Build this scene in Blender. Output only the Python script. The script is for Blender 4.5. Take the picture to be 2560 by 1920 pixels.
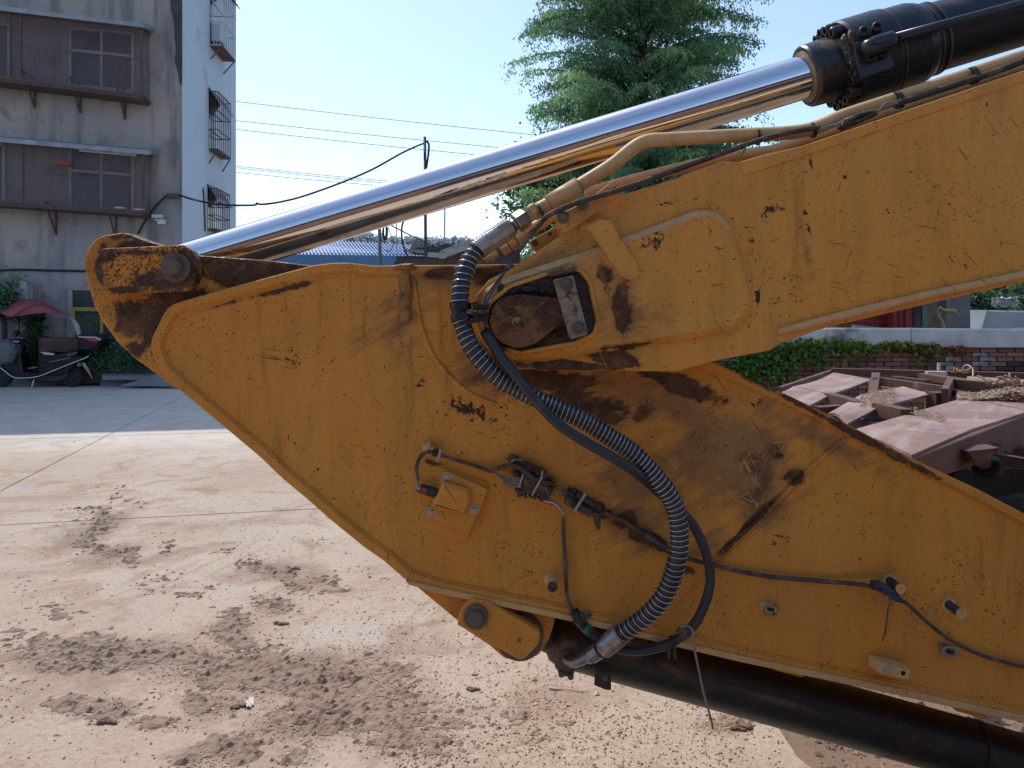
import bpy, math, random
import numpy as np
from mathutils import Vector, Matrix, Quaternion
R = math.radians
random.seed(7); rng = np.random.default_rng(11)
scn = bpy.context.scene
for o in list(bpy.data.objects): bpy.data.objects.remove(o)
COL = scn.collection

# ------------------------------------------------------------------ camera, sky, sun, exposure
F, CX, HY, H = 1920.0, 1280.0, 770.0, 1.6       # focal length in photo pixels, principal column, horizon row, eye height
cam = bpy.data.cameras.new('camera'); cam_o = bpy.data.objects.new('camera', cam); COL.objects.link(cam_o)
cam_o.location = (0, 0, H); cam_o.rotation_euler = (R(90), 0, 0)
cam.sensor_width = 36; cam.lens = 27; cam.shift_y = -(960 - HY) / 2560.0
cam.clip_start = 0.05; cam.clip_end = 2000
scn.camera = cam_o
SUN_EL, SUN_AZ = R(56), R(-30)                  # azimuth from +Y, clockwise positive
world = bpy.data.worlds.new('World'); scn.world = world; world.use_nodes = True
wn = world.node_tree; bg = wn.nodes['Background']
sky = wn.nodes.new('ShaderNodeTexSky'); sky.sky_type = 'NISHITA'; sky.sun_disc = False
sky.sun_elevation = SUN_EL; sky.sun_rotation = SUN_AZ
sky.air_density = 1.0; sky.dust_density = 0.9; sky.ozone_density = 1.6; sky.altitude = 50
wn.links.new(sky.outputs[0], bg.inputs[0]); bg.inputs[1].default_value = 0.15
sl = bpy.data.lights.new('sun', 'SUN'); sl.energy = 2.5; sl.angle = R(0.55); sl.color = (1.0, 0.94, 0.86)
so = bpy.data.objects.new('sun', sl); COL.objects.link(so)
sd = Vector((math.sin(SUN_AZ) * math.cos(SUN_EL), math.cos(SUN_AZ) * math.cos(SUN_EL), math.sin(SUN_EL)))
so.rotation_euler = (-sd).to_track_quat('-Z', 'Y').to_euler(); so.location = (0, 0, 30)
scn.view_settings.view_transform = 'Standard'; scn.view_settings.look = 'None'
scn.view_settings.exposure = 0.5; scn.view_settings.gamma = 1.0; scn.view_settings.use_curve_mapping = False
scn.render.engine = 'CYCLES'
scn.render.resolution_x, scn.render.resolution_y = 1024, 768

# ------------------------------------------------------------------ measuring: photo position + distance -> place
MD = 2.05                                        # distance of the excavator's side plates
def W(px, py, D): return Vector(((px - CX) / F * D, D, H - (py - HY) / F * D))
def M(px, py, b=0.0): return W(px, py, MD + b)
def G(px, py, z=0.0): return W(px, py, (H - z) * F / (py - HY))
def ms(p, D=None): return p * (D or MD) / F
class Plane:
    def __init__(s, a, b):
        s.a = Vector((a[0], a[1])); e = (Vector((b[0], b[1])) - s.a); s.e = e.normalized()
        s.n = Vector((s.e.y, -s.e.x)); s.N = Vector((s.n.x, s.n.y, 0)); s.E = Vector((s.e.x, s.e.y, 0))
    def P(s, px, py, off=0.0):
        u = (px - CX) / F
        D = (s.n.dot(s.a) + off) / (s.n.x * u + s.n.y)
        return W(px, py, D)

# ------------------------------------------------------------------ materials
def lin(r, g, b):
    f = lambda c: (c / 255 / 12.92) if c / 255 <= .04045 else ((c / 255 + .055) / 1.055) ** 2.4
    return (f(r), f(g), f(b), 1.0)
class Mt:
    def __init__(s, name):
        s.m = bpy.data.materials.new(name); s.m.use_nodes = True; s.nt = s.m.node_tree
        s.b = s.nt.nodes['Principled BSDF']; s.co = s.n('ShaderNodeTexCoord').outputs['Object']
    def n(s, t, ins=None, **at):
        nd = s.nt.nodes.new(t)
        for k, v in at.items(): setattr(nd, k, v)
        for k, v in (ins or {}).items():
            if isinstance(v, bpy.types.NodeSocket): s.nt.links.new(v, nd.inputs[k])
            else: nd.inputs[k].default_value = v
        return nd
    def link(s, a, key): s.nt.links.new(a, s.b.inputs[key])
    def noise(s, scale, detail=3, rough=.55, dist=0, vec=None):
        return s.n('ShaderNodeTexNoise', {'Vector': vec or s.co, 'Scale': scale, 'Detail': detail, 'Roughness': rough, 'Distortion': dist}).outputs['Fac']
    def mapv(s, scale=(1, 1, 1), rot=(0, 0, 0), loc=(0, 0, 0), typ='POINT', vec=None):
        return s.n('ShaderNodeMapping', {'Vector': vec or s.co, 'Scale': scale, 'Rotation': rot, 'Location': loc}, vector_type=typ).outputs[0]
    def aniso(s, scale, ang=0, ax='Y'):
        r0 = {'X': (R(ang), 0, 0), 'Y': (0, R(ang), 0), 'Z': (0, 0, R(ang))}[ax]
        return s.mapv(scale=scale, vec=s.mapv(rot=r0))
    def ramp(s, fac, a, b, lo=0.0, hi=1.0):
        return s.n('ShaderNodeMapRange', {0: fac, 1: a, 2: b, 3: lo, 4: hi}, clamp=True).outputs[0]
    def math(s, op, a, b=0.0, c=0.0):
        return s.n('ShaderNodeMath', {0: a, 1: b, 2: c}, operation=op).outputs[0]
    def mix(s, fac, a, b, mode='MIX'):
        nd = s.n('ShaderNodeMix', data_type='RGBA', blend_type=mode)
        for i, v in ((0, fac), (6, a), (7, b)):
            if isinstance(v, bpy.types.NodeSocket): s.nt.links.new(v, nd.inputs[i])
            else: nd.inputs[i].default_value = v
        return nd.outputs[2]
    def bump(s, h, strength=.3, dist=.01, prev=None):
        ins = {'Height': h, 'Strength': strength, 'Distance': dist}
        if prev: ins['Normal'] = prev
        o = s.n('ShaderNodeBump', ins).outputs[0]; s.link(o, 'Normal'); return o
    def blobs(s, lst, origin):
        """soft spots of dirt: (px, py, rx, ry, angle, strength) measured on the plate"""
        tot = None
        for (px, py, rx, ry, an, st) in lst:
            c = M(px, py, 0) - origin
            v = s.mapv(scale=(ms(rx), 100.0, ms(ry)), rot=(0, R(an), 0), loc=(c.x, 0, c.z), typ='TEXTURE')
            l = s.n('ShaderNodeVectorMath', {0: v}, operation='LENGTH').outputs['Value']
            k = s.ramp(l, .05, 1.35, st, 0)
            tot = k if tot is None else s.math('MAXIMUM', tot, k)
        return tot
def simple(name, col, col2=None, scale=6, rough=.6, metal=0.0, bump=0, bscale=60, spec=None, detail=4, stretch=None, dirt=None, dthr=.55, dscale=5, rand=0.0):
    t = Mt(name); v = t.mapv(scale=stretch) if stretch else None
    c = col
    if col2: c = t.mix(t.ramp(t.noise(scale, detail, vec=v), .35, .65), col, col2)
    if dirt: c = t.mix(t.ramp(t.noise(dscale, 6, .65), dthr, dthr + .12), c, dirt)
    if rand:
        oi = t.n('ShaderNodeObjectInfo').outputs['Random']
        c = t.mix(1.0, c, t.n('ShaderNodeCombineColor', {0: t.ramp(oi, 0, 1, 1 - rand, 1 + rand), 1: t.ramp(oi, 0, 1, 1 - rand, 1 + rand), 2: t.ramp(oi, 0, 1, 1 - rand, 1 + rand)}).outputs[0], 'MULTIPLY')
    if isinstance(c, bpy.types.NodeSocket): t.link(c, 'Base Color')
    else: t.b.inputs['Base Color'].default_value = c
    t.b.inputs['Roughness'].default_value = rough; t.b.inputs['Metallic'].default_value = metal
    if spec is not None: t.b.inputs['Specular IOR Level'].default_value = spec
    if bump: t.bump(t.noise(bscale, 5), bump, .01)
    return t.m

EXO = Vector((0.4, 2.3, 0.0))                    # base point of the excavator; every part hangs from it
Y1, Y2 = (0.61, 0.232, 0.025, 1), (0.68, 0.298, 0.048, 1)
def paint(name, grime=None, mud=None, y1=Y1, y2=Y2, chip=.70, wear=.001, spots=None, straw=None):
    t = Mt(name)
    big = t.noise(2.2, 4); c = t.mix(t.ramp(big, .3, .7), y1, y2)
    st = t.noise(6, 5, .6, vec=t.mapv(scale=(3, 3, .5)))
    c = t.mix(t.ramp(st, .45, .8, 0, .35), c, (.22, .115, .035, 1))                  # run-off film
    fine = t.noise(180, 3, .6)
    c = t.mix(t.ramp(fine, .55, .75, 0, .22), c, (.17, .085, .03, 1))
    if mud:
        mk = t.blobs(mud, EXO)
        mn = t.ramp(t.noise(8, 9, .7, .6), .32, .68)
        sw = t.ramp(t.noise(4, 6, .7, vec=t.aniso((1.0, 1, 7), 30)), .32, .68)
        k = t.math('MULTIPLY_ADD', sw, .55, t.math('MULTIPLY_ADD', mn, .65, t.math('MULTIPLY', mk, 1.15)))
        c = t.mix(t.ramp(k, .95, 1.45, 0, .72), c, t.mix(t.ramp(t.noise(26, 6, .7), .4, .6), (.22, .115, .055, 1), (.125, .066, .040, 1)))
        sc2 = t.noise(1.0, 3, .55, .5, vec=t.aniso((5, 1, 60), -48)); sc3 = t.noise(1.0, 3, .55, .5, vec=t.aniso((6, 1, 70), 42))
        hs = t.math('MAXIMUM', t.ramp(sc2, .60, .63), t.ramp(sc3, .62, .65))
        c = t.mix(t.math('MULTIPLY', t.math('MULTIPLY', hs, t.ramp(t.noise(5, 4), .45, .6)), t.ramp(mk, .45, .8)), c, (.36, .19, .06, 1))
    fd = t.ramp(t.noise(1.5, 6, .62, .8, vec=t.mapv(loc=(5, 2, 8))), .48, .68, 0, .38)
    c = t.mix(fd, c, (.47, .26, .085, 1))                                              # faded, dusty stretches
    run = t.noise(5, 5, .6, vec=t.mapv(scale=(4, 4, .35), loc=(2, 0, 0)))
    c = t.mix(t.math('MULTIPLY', t.ramp(run, .58, .70, 0, .5), t.ramp(t.noise(1.9, 3), .45, .6)), c, (.20, .085, .02, 1))
    if straw:
        sk = t.blobs(straw, EXO); L = None
        for ang in (35, -20, 78, -58, 8, 55):
            s_ = t.noise(1.0, 3, .5, .8, vec=t.aniso((9, 1, 95), ang)); L = s_ if L is None else t.math('MAXIMUM', L, s_)
        wn_ = t.ramp(t.noise(7, 6, .7), .35, .65); kk = t.math('MULTIPLY_ADD', sk, 1.0, t.math('MULTIPLY', wn_, .5))
        c = t.mix(t.ramp(kk, .72, 1.05, 0, .85), c, (.085, .045, .026, 1))
        c = t.mix(t.math('MULTIPLY', t.ramp(L, .645, .67), t.ramp(kk, .55, .9)), c, (.46, .245, .075, 1))
    # fine scratches in several directions
    for ang, thr, colr, sx in ((24, .665, (.50, .26, .06, 1), 13), (-52, .675, (.13, .05, .015, 1), 15), (-12, .665, (.12, .045, .012, 1), 11), (70, .69, (.14, .055, .015, 1), 16), (12, .68, (.48, .27, .09, 1), 7)):
        s1 = t.noise(1.0, 2, .5, .45, vec=t.aniso((sx, 1, 170), ang))
        gate = t.ramp(t.noise(3.5, 4, .6, vec=t.mapv(loc=(ang, 0, 3))), .53, .64)
        c = t.mix(t.math('MULTIPLY', t.ramp(s1, thr, thr + .02, 0, .8), gate), c, colr)
    # chipped specks down to dark primer
    den = t.ramp(t.noise(4.2, 5, .65), .3, .7)
    ch = t.noise(62, 3.0, .5, 2.2, vec=t.aniso((1, 1, 1.5), 25))
    ck = t.ramp(t.math('MULTIPLY_ADD', den, .085, ch), chip + .015 - wear, chip + .03 - wear)
    ch1 = t.noise(120, 2.0, .5, 1.2); ck1 = t.ramp(t.math('MULTIPLY_ADD', den, .09, ch1), chip + .045 - wear, chip + .06 - wear, 0, .85)
    ch2 = t.noise(21, 5, .68, 2.6, vec=t.aniso((1.4, 1, .8), -30))
    ck2 = t.ramp(t.math('MULTIPLY_ADD', t.ramp(t.noise(2.7, 3), .35, .65), .07, ch2), chip + .035 - wear, chip + .05 - wear)
    ck = t.math('MAXIMUM', t.math('MAXIMUM', ck, ck2), ck1)
    if spots:
        mk = t.blobs(spots, EXO)
        sn = t.ramp(t.noise(30, 7, .72, 2.4), .30, .70)
        ck = t.math('MAXIMUM', ck, t.ramp(t.math('MULTIPLY_ADD', mk, .62, sn), 1.03, 1.07))
    c = t.mix(ck, c, t.mix(t.noise(70, 2), (.028, .010, .005, 1), (.075, .028, .014, 1)))
    rough = t.ramp(big, .3, .7, .50, .62)
    if grime:
        gk = t.blobs(grime, EXO)
        gn = t.ramp(t.noise(9, 11, .76, .9), .30, .70); g2 = t.ramp(t.noise(3, 6, .7, vec=t.aniso((1.2, 1, 6), 28)), .3, .7)
        k = t.math('MULTIPLY_ADD', gk, 1.25, t.math('MULTIPLY_ADD', gn, .75, t.math('MULTIPLY', g2, .35)))
        gm = t.ramp(k, 1.13, 1.25)
        gh = t.ramp(k, .85, 1.25, 0, .45)
        c = t.mix(gh, c, (.16, .070, .025, 1))
        gc = t.mix(t.ramp(t.noise(22, 6, .7), .4, .62), (.024, .010, .007, 1), (.080, .032, .014, 1))
        gc = t.mix(t.ramp(t.noise(150, 3), .62, .68, 0, .5), gc, (.20, .11, .055, 1))
        gc = t.mix(t.ramp(t.noise(17, 8, .75, 1.2, vec=t.mapv(loc=(3, 3, 3))), .52, .60, 0, .75), gc, (.20, .085, .022, 1))
        c = t.mix(t.math('MULTIPLY', gm, .94), c, gc)
        s1 = t.noise(1.0, 2, .5, .3, vec=t.aniso((6, 1, 110), -62))
        c = t.mix(t.math('MULTIPLY', t.ramp(s1, .69, .72, 0, .6), gm), c, (.30, .15, .05, 1))
        rough = t.mix(gm, rough, t.mix(t.ramp(t.noise(14, 5, .7), .45, .6), (.26, .26, .26, 1), (.7, .7, .7, 1))); thick = t.math('MULTIPLY', gm, t.noise(60, 6, .7))
    t.link(c, 'Base Color'); t.link(rough, 'Roughness')
    t.b.inputs['Specular IOR Level'].default_value = .38
    n1 = t.bump(t.math('MULTIPLY', ck, -1.0), .35, .0012)
    n2 = t.bump(t.noise(7, 2), .10, .012, n1)
    n3 = t.bump(fine, .12, .0015, n2)
    if grime: t.bump(thick, .8, .004, n3)
    return t.m

# ------------------------------------------------------------------ mesh helpers
def dust_or_light_top(o, mat, zmin=.3):
    """second material for upward faces: settled dust, and painted light on the reinforcement bevel"""
    import bmesh
    b = bmesh.new(); b.from_mesh(o.data); bmesh.ops.recalc_face_normals(b, faces=b.faces); b.to_mesh(o.data); b.free()
    o.data.materials.append(mat); k = len(o.data.materials) - 1
    for p in o.data.polygons:
        if p.normal.z > zmin: p.material_index = k
    return o
def catmull(pts, n=8):
    pts = [Vector(p) for p in pts]; out = []
    ex = [pts[0] * 2 - pts[1]] + pts + [pts[-1] * 2 - pts[-2]]
    for i in range(1, len(ex) - 2):
        a, b, c, d = ex[i - 1:i + 3]
        for k in range(n):
            t = k / n
            out.append(.5 * ((2 * b) + (c - a) * t + (2 * a - 5 * b + 4 * c - d) * t * t + (3 * b - a - 3 * c + d) * t ** 3))
    out.append(pts[-1]); return out
def resample(path, step):
    L = [0]
    for a, b in zip(path, path[1:]): L.append(L[-1] + (b - a).length)
    n = max(2, int(L[-1] / step)); out = []; j = 0
    for i in range(n + 1):
        s = L[-1] * i / n
        while j < len(L) - 2 and L[j + 1] < s: j += 1
        t = (s - L[j]) / max(1e-9, L[j + 1] - L[j]); out.append(path[j].lerp(path[j + 1], min(1, t)))
    return out
def frames(path):
    T = []
    for i in range(len(path)):
        a = path[max(0, i - 1)]; b = path[min(len(path) - 1, i + 1)]; T.append((b - a).normalized())
    up = Vector((0, 0, 1)) if abs(T[0].z) < .9 else Vector((1, 0, 0))
    n = T[0].cross(up).normalized(); out = []
    for t in T:
        n = (n - t * n.dot(t)).normalized(); out.append((t, n, t.cross(n)))
    return out
def rp(pts, seg=6):
    """polygon in photo pixels; (x, y, r) rounds that corner with radius r"""
    out = []; n = len(pts)
    for i, p in enumerate(pts):
        if len(p) < 3 or p[2] <= 0: out.append((p[0], p[1])); continue
        P = Vector(p[:2]); A = Vector(pts[i - 1][:2]); B = Vector(pts[(i + 1) % n][:2])
        a = (A - P).normalized(); b = (B - P).normalized()
        ang = a.angle(b); d = p[2] / math.tan(ang / 2)
        d = min(d, (A - P).length * .49, (B - P).length * .49)
        s = P + a * d; e = P + b * d
        for k in range(seg + 1):
            t = k / seg; q = s.lerp(P, t).lerp(P.lerp(e, t), t); out.append((q.x, q.y))
    return out
def inset2(pts, d):
    """inward offset of a 2D polygon (list of Vectors (x, z))"""
    n = len(pts); area = sum(pts[i].x * pts[(i + 1) % n].y - pts[(i + 1) % n].x * pts[i].y for i in range(n))
    sg = 1 if area > 0 else -1; out = []
    for i in range(n):
        a = (pts[i] - pts[i - 1]); b = (pts[(i + 1) % n] - pts[i])
        if a.length < 1e-7: a = b
        if b.length < 1e-7: b = a
        a = a.normalized(); b = b.normalized()
        na = Vector((-a.y, a.x)) * sg; nb = Vector((-b.y, b.x)) * sg
        m = (na + nb)
        if m.length < .15: m = na
        m.normalize(); k = min(2.2, 1 / max(.3, m.dot(na))); out.append(pts[i] + m * d * k)
    return out
class MB:
    def __init__(s): s.v = []; s.f = []; s.mi = []; s.sm = []; s.cur = 0; s.smooth = False
    def add(s, vs, fs, smooth=None):
        o = len(s.v); s.v += [Vector(v) for v in vs]
        for f in fs: s.f.append([i + o for i in f]); s.mi.append(s.cur); s.sm.append(s.smooth if smooth is None else smooth)
        return s
    def slab(s, pts, vec, bevel=0.0, back=True):
        """prism: pts = front outline (planar), vec = push to the back; bevel = chamfer of the front rim"""
        vec = Vector(vec); n = len(pts); pts = [Vector(p) for p in pts]
        if bevel:
            dn = vec.normalized()
            ax = None
            nrm = Vector((0, 0, 0))
            for i in range(n): nrm += pts[i].cross(pts[(i + 1) % n])
            nrm.normalize()
            u = (pts[1] - pts[0]); u = (u - nrm * u.dot(nrm)).normalized(); w = nrm.cross(u)
            o = pts[0]; p2 = [Vector(((p - o).dot(u), (p - o).dot(w))) for p in pts]
            q2 = inset2(p2, bevel); fr = [o + u * q.x + w * q.y for q in q2]
            mid = [p + dn * bevel for p in pts]; bk = [p + vec for p in pts]
            vs = fr + mid + bk; fs = [list(range(n))] + ([list(range(2 * n, 3 * n))[::-1]] if back else [])
            for i in range(n):
                j = (i + 1) % n; fs += [[j, i, n + i, n + j], [n + j, n + i, 2 * n + i, 2 * n + j]]
        else:
            vs = pts + [p + vec for p in pts]; fs = [list(range(n))] + ([list(range(n, 2 * n))[::-1]] if back else [])
            for i in range(n):
                j = (i + 1) % n; fs.append([j, i, n + i, n + j])
        return s.add(vs, fs)
    def box(s, c, d, rot=None):
        c = Vector(c); d = Vector(d) / 2; m = rot or Matrix.Identity(3)
        vs = [c + m @ Vector((x * d.x, y * d.y, z * d.z)) for x in (-1, 1) for y in (-1, 1) for z in (-1, 1)]
        return s.add(vs, [[0, 1, 3, 2], [4, 6, 7, 5], [0, 4, 5, 1], [2, 3, 7, 6], [0, 2, 6, 4], [1, 5, 7, 3]])
    def bar(s, a, b, w, h=None, up=(0, 0, 1)):
        a = Vector(a); b = Vector(b); t = (b - a).normalized(); up = Vector(up)
        if abs(t.dot(up)) > .98: up = Vector((0, 1, 0))
        x = t.cross(up).normalized() * w / 2; y = x.cross(t).normalized() * (h or w) / 2
        vs = [p + i * x + j * y for p in (a, b) for i, j in ((-1, -1), (1, -1), (1, 1), (-1, 1))]
        return s.add(vs, [[3, 2, 1, 0], [4, 5, 6, 7], [0, 1, 5, 4], [1, 2, 6, 5], [2, 3, 7, 6], [3, 0, 4, 7]])
    def tube(s, path, r, sides=10, caps=True, rf=None, smooth=True):
        fr = frames(path); vs = []; fs = []
        for i, (p, (t, n, b)) in enumerate(zip(path, fr)):
            rr = r * (rf(i / (len(path) - 1), i) if rf else 1)
            for k in range(sides):
                a = 2 * math.pi * k / sides; vs.append(p + (n * math.cos(a) + b * math.sin(a)) * rr)
        for i in range(len(path) - 1):
            for k in range(sides):
                k2 = (k + 1) % sides; fs.append([i * sides + k, i * sides + k2, (i + 1) * sides + k2, (i + 1) * sides + k])
        s.add(vs, fs, smooth)
        if caps:
            o = len(s.v) - len(vs)
            s.f.append([o + k for k in range(sides)][::-1]); s.mi.append(s.cur); s.sm.append(False)
            s.f.append([o + (len(path) - 1) * sides + k for k in range(sides)]); s.mi.append(s.cur); s.sm.append(False)
        return s
    def lathe(s, p0, d, prof, sides=32, smooth=True, phase=0.0, split=35, caps=True):
        """prof: (distance along d, radius); sharp where the profile turns"""
        p0 = Vector(p0); d = Vector(d).normalized(); up = Vector((0, 0, 1)) if abs(d.z) < .9 else Vector((1, 0, 0))
        n = d.cross(up).normalized(); b = d.cross(n)
        ring = lambda t, r: [p0 + d * t + (n * math.cos(2 * math.pi * k / sides + phase) + b * math.sin(2 * math.pi * k / sides + phase)) * r for k in range(sides)]
        for (t0, r0), (t1, r1) in zip(prof, prof[1:]):
            vs = ring(t0, max(r0, 1e-5)) + ring(t1, max(r1, 1e-5))
            s.add(vs, [[k, (k + 1) % sides, sides + (k + 1) % sides, sides + k] for k in range(sides)], smooth)
        if not caps: return s
        if prof[0][1] > 1e-4: s.add(ring(*prof[0]), [list(range(sides))[::-1]], False)
        if prof[-1][1] > 1e-4: s.add(ring(*prof[-1]), [list(range(sides))], False)
        return s
    def ball(s, c, r, seg=10, rings=6, sc=(1, 1, 1), smooth=True, jit=0):
        c = Vector(c); vs = []; fs = []
        for i in range(rings + 1):
            th = math.pi * i / rings
            for k in range(seg):
                a = 2 * math.pi * k / seg; q = 1 + (random.random() - .5) * jit
                vs.append(c + Vector((math.sin(th) * math.cos(a) * sc[0], math.sin(th) * math.sin(a) * sc[1], math.cos(th) * sc[2])) * r * q)
        for i in range(rings):
            for k in range(seg):
                k2 = (k + 1) % seg; fs.append([i * seg + k, (i + 1) * seg + k, (i + 1) * seg + k2, i * seg + k2])
        return s.add(vs, fs, smooth)
    def mesh(s, name, origin=Vector((0, 0, 0))):
        me = bpy.data.meshes.new(name)
        me.from_pydata([tuple(v - origin) for v in s.v], [], s.f)
        me.polygons.foreach_set('material_index', s.mi); me.polygons.foreach_set('use_smooth', s.sm)
        me.validate(); me.update(); return me
    def build(s, name, mats, parent=None, origin=None, label=None):
        if parent is None:
            if origin is None:
                xs = [v.x for v in s.v]; ys = [v.y for v in s.v]; zs = [v.z for v in s.v]
                origin = Vector(((min(xs) + max(xs)) / 2, (min(ys) + max(ys)) / 2, min(zs)))
            base = Vector(origin)
        else: base = wloc(parent)
        me = s.mesh(name, base)
        if not isinstance(mats, (list, tuple)): mats = [mats]
        for m in mats: me.materials.append(m)
        o = bpy.data.objects.new(name, me); COL.objects.link(o)
        if parent is None: o.location = base
        else: o.parent = parent
        if label: o['label'] = label
        return o
def wloc(o):
    v = Vector(o.location)
    while o.parent: o = o.parent; v += Vector(o.location)
    return v
def place(name, me, at, parent, rot=None, scale=None):
    """an object sharing a mesh, set at a world point under its parent"""
    o = bpy.data.objects.new(name, me); COL.objects.link(o); o.parent = parent
    o.location = Vector(at) - wloc(parent)
    if rot is not None: o.rotation_euler = rot
    if scale is not None: o.scale = scale if hasattr(scale, '__len__') else (scale,) * 3
    return o
def tag(o, label=None, cat=None, group=None, kind=None):
    for k, v in (('label', label), ('category', cat), ('group', group), ('kind', kind)):
        if v: o[k] = v
    return o
def empty(name, loc, label=None, cat=None, group=None):
    o = bpy.data.objects.new(name, None); COL.objects.link(o); o.location = loc; o.empty_display_size = .2
    return tag(o, label, cat, group)
def copy_tree(src, parent=None):
    kids = [c for c in bpy.data.objects if c.parent == src]
    c = src.copy(); COL.objects.link(c); c.parent = parent
    for k in kids: copy_tree(k, c)
    return c
def npmesh(name, V, Fc, mats, parent=None, origin=(0, 0, 0), smooth=False, colors=None):
    """fast mesh from numpy arrays; Fc (n,3) or (n,4)"""
    me = bpy.data.meshes.new(name); V = np.asarray(V, dtype=np.float32) - np.array(tuple(wloc(parent)) if parent else tuple(origin), dtype=np.float32)
    Fc = np.asarray(Fc, dtype=np.int32); k = Fc.shape[1]
    me.vertices.add(len(V)); me.vertices.foreach_set('co', V.ravel())
    me.loops.add(Fc.size); me.loops.foreach_set('vertex_index', Fc.ravel())
    me.polygons.add(len(Fc)); me.polygons.foreach_set('loop_start', np.arange(0, Fc.size, k, dtype=np.int32))
    me.polygons.foreach_set('use_smooth', np.full(len(Fc), smooth))
    me.update(calc_edges=True)
    if colors is not None:
        at = me.attributes.new('tint', 'FLOAT_COLOR', 'POINT')
        c4 = np.ones((len(V), 4), dtype=np.float32); c4[:, :3] = colors; at.data.foreach_set('color', c4.ravel())
    for m in (mats if isinstance(mats, (list, tuple)) else [mats]): me.materials.append(m)
    o = bpy.data.objects.new(name, me); COL.objects.link(o)
    if parent: o.parent = parent
    else: o.location = origin
    return o
def vnoise(x, y, scale, seed=0):
    """smooth value noise in numpy, 0..1"""
    r = np.random.default_rng(seed); T = r.random((256, 256))
    X = x * scale; Yy = y * scale; xi = np.floor(X).astype(int); yi = np.floor(Yy).astype(int)
    fx = X - xi; fy = Yy - yi; fx = fx * fx * (3 - 2 * fx); fy = fy * fy * (3 - 2 * fy)
    g = lambda a, b: T[a % 256, b % 256]
    return (g(xi, yi) * (1 - fx) + g(xi + 1, yi) * fx) * (1 - fy) + (g(xi, yi + 1) * (1 - fx) + g(xi + 1, yi + 1) * fx) * fy
def fbm(x, y, scale, oct=4, seed=0, gain=.55):
    a = 1; s = 0; n = 0
    for i in range(oct): n = n + a * vnoise(x, y, scale * 2 ** i, seed + i); s += a; a *= gain
    return n / s

# ------------------------------------------------------------------ the excavator
DARKP = ((.030, .013, .008, 1), (.075, .032, .016, 1))
stick_grime = [(1330, 950, 190, 38, 4, 1), (1700, 962, 150, 34, 22, 1.0), (1255, 900, 70, 90, 0, 1), (1470, 1010, 260, 60, 14, .72), (1520, 1045, 55, 26, 0, 1.05),
               (1110, 684, 95, 22, 0, .9), (1250, 690, 110, 40, 0, 1.05), (2130, 1080, 420, 13, 28, .85), (1490, 1275, 90, 26, 26, .8),
               (1625, 1350, 70, 30, 24, 1.0), (1560, 1300, 60, 40, 0, .75), (1880, 1310, 150, 15, -45, .95), (1990, 1195, 34, 26, -45, .95), 
               (1330, 1190, 80, 38, 25, .8), (700, 725, 160, 12, -14, .75), (560, 760, 120, 10, -16, .6), (1700, 1425, 60, 22, 10, .7), (1090, 1160, 40, 12, 10, .6)]
stick_mud = [(1830, 1150, 200, 150, 20, 1.1), (1600, 1190, 200, 110, 30, .95), (1900, 1250, 90, 80, 0, 1.1), (1700, 1020, 300, 70, 22, .95), (1590, 1310, 110, 90, 0, 1.05),
             (2060, 1100, 300, 40, 28, .8), (1120, 700, 220, 40, 0, .8), (1010, 800, 90, 160, 10, .65), (1180, 930, 60, 100, -30, .7), (900, 850, 100, 60, 0, .45), (1790, 1360, 80, 60, 0, .7)]
stick_spots = [(1165, 1025, 90, 34, 12, 1.15), (1215, 1045, 70, 22, 32, 1.2), (1150, 1000, 20, 40, -20, 1), (1530, 1205, 40, 30, 0, .85), (1955, 1345, 40, 12, 16, 1.15), (1935, 1360, 16, 26, 0, 1), (1050, 962, 14, 30, 40, 1.1), (1090, 1030, 20, 12, 0, .9),
               (725, 900, 60, 40, 0, .75), (850, 930, 60, 20, 0, .6), (1620, 1000, 50, 20, 0, .9), (1950, 1140, 26, 20, 0, .9), (2230, 1500, 200, 60, 5, .5), (1900, 1010, 30, 20, 0, .8), (1510, 1110, 70, 14, -30, .7)]
boom_grime = [(1400, 908, 190, 16, 2, 1.05), (1530, 893, 90, 26, 6, 1.05), (1240, 860, 40, 60, 0, .9), (1540, 770, 34, 95, 0, .8), (1560, 860, 120, 14, -6, .8), (1500, 700, 30, 60, -10, .75)]
boom_mud = [(1560, 780, 120, 110, 0, .7), (1380, 640, 120, 30, -28, .7), (1450, 540, 80, 30, -20, .7), (1985, 640, 20, 150, -8, .5), (2000, 850, 200, 30, -15, .5), (1330, 690, 140, 16, -20, .9)]
boom_spots = [(1622, 612, 22, 42, 10, 1.2), (1590, 620, 30, 24, -30, .9), (1902, 534, 44, 14, -4, 1.2), (1882, 545, 16, 20, 30, 1), (1650, 520, 36, 8, -6, 1.1), (1720, 508, 24, 7, -20, 1),
              (2077, 457, 14, 13, -30, 1.3), (1995, 425, 7, 26, -12, 1.2), (1985, 560, 8, 60, -12, 1.1), (1868, 742, 16, 26, 0, 1.2), (1540, 760, 60, 100, 0, .8), (1930, 700, 30, 20, 0, .8), (1960, 750, 30, 60, -10, .6), (1850, 610, 18, 24, 0, 1)]
P_STICK = paint('stick_paint', stick_grime, stick_mud, spots=stick_spots, straw=[(1900, 1230, 60, 110, 30, .95), (1880, 1150, 60, 50, 0, .7), (1940, 1130, 50, 60, 0, .7), (1885, 1180, 34, 26, 0, 1.1)])
P_BOOM = paint('boom_paint', boom_grime, boom_mud, y1=(.68, .275, .040, 1), y2=(.74, .345, .068, 1), spots=boom_spots, chip=.705)
P_PLAIN = paint('yellow_paint', None, None, chip=.70)
P_TAN = paint('dusty_and_lit_yellow_paint', None, None, y1=(.60, .36, .155, 1), y2=(.68, .42, .19, 1), chip=.72)
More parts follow.
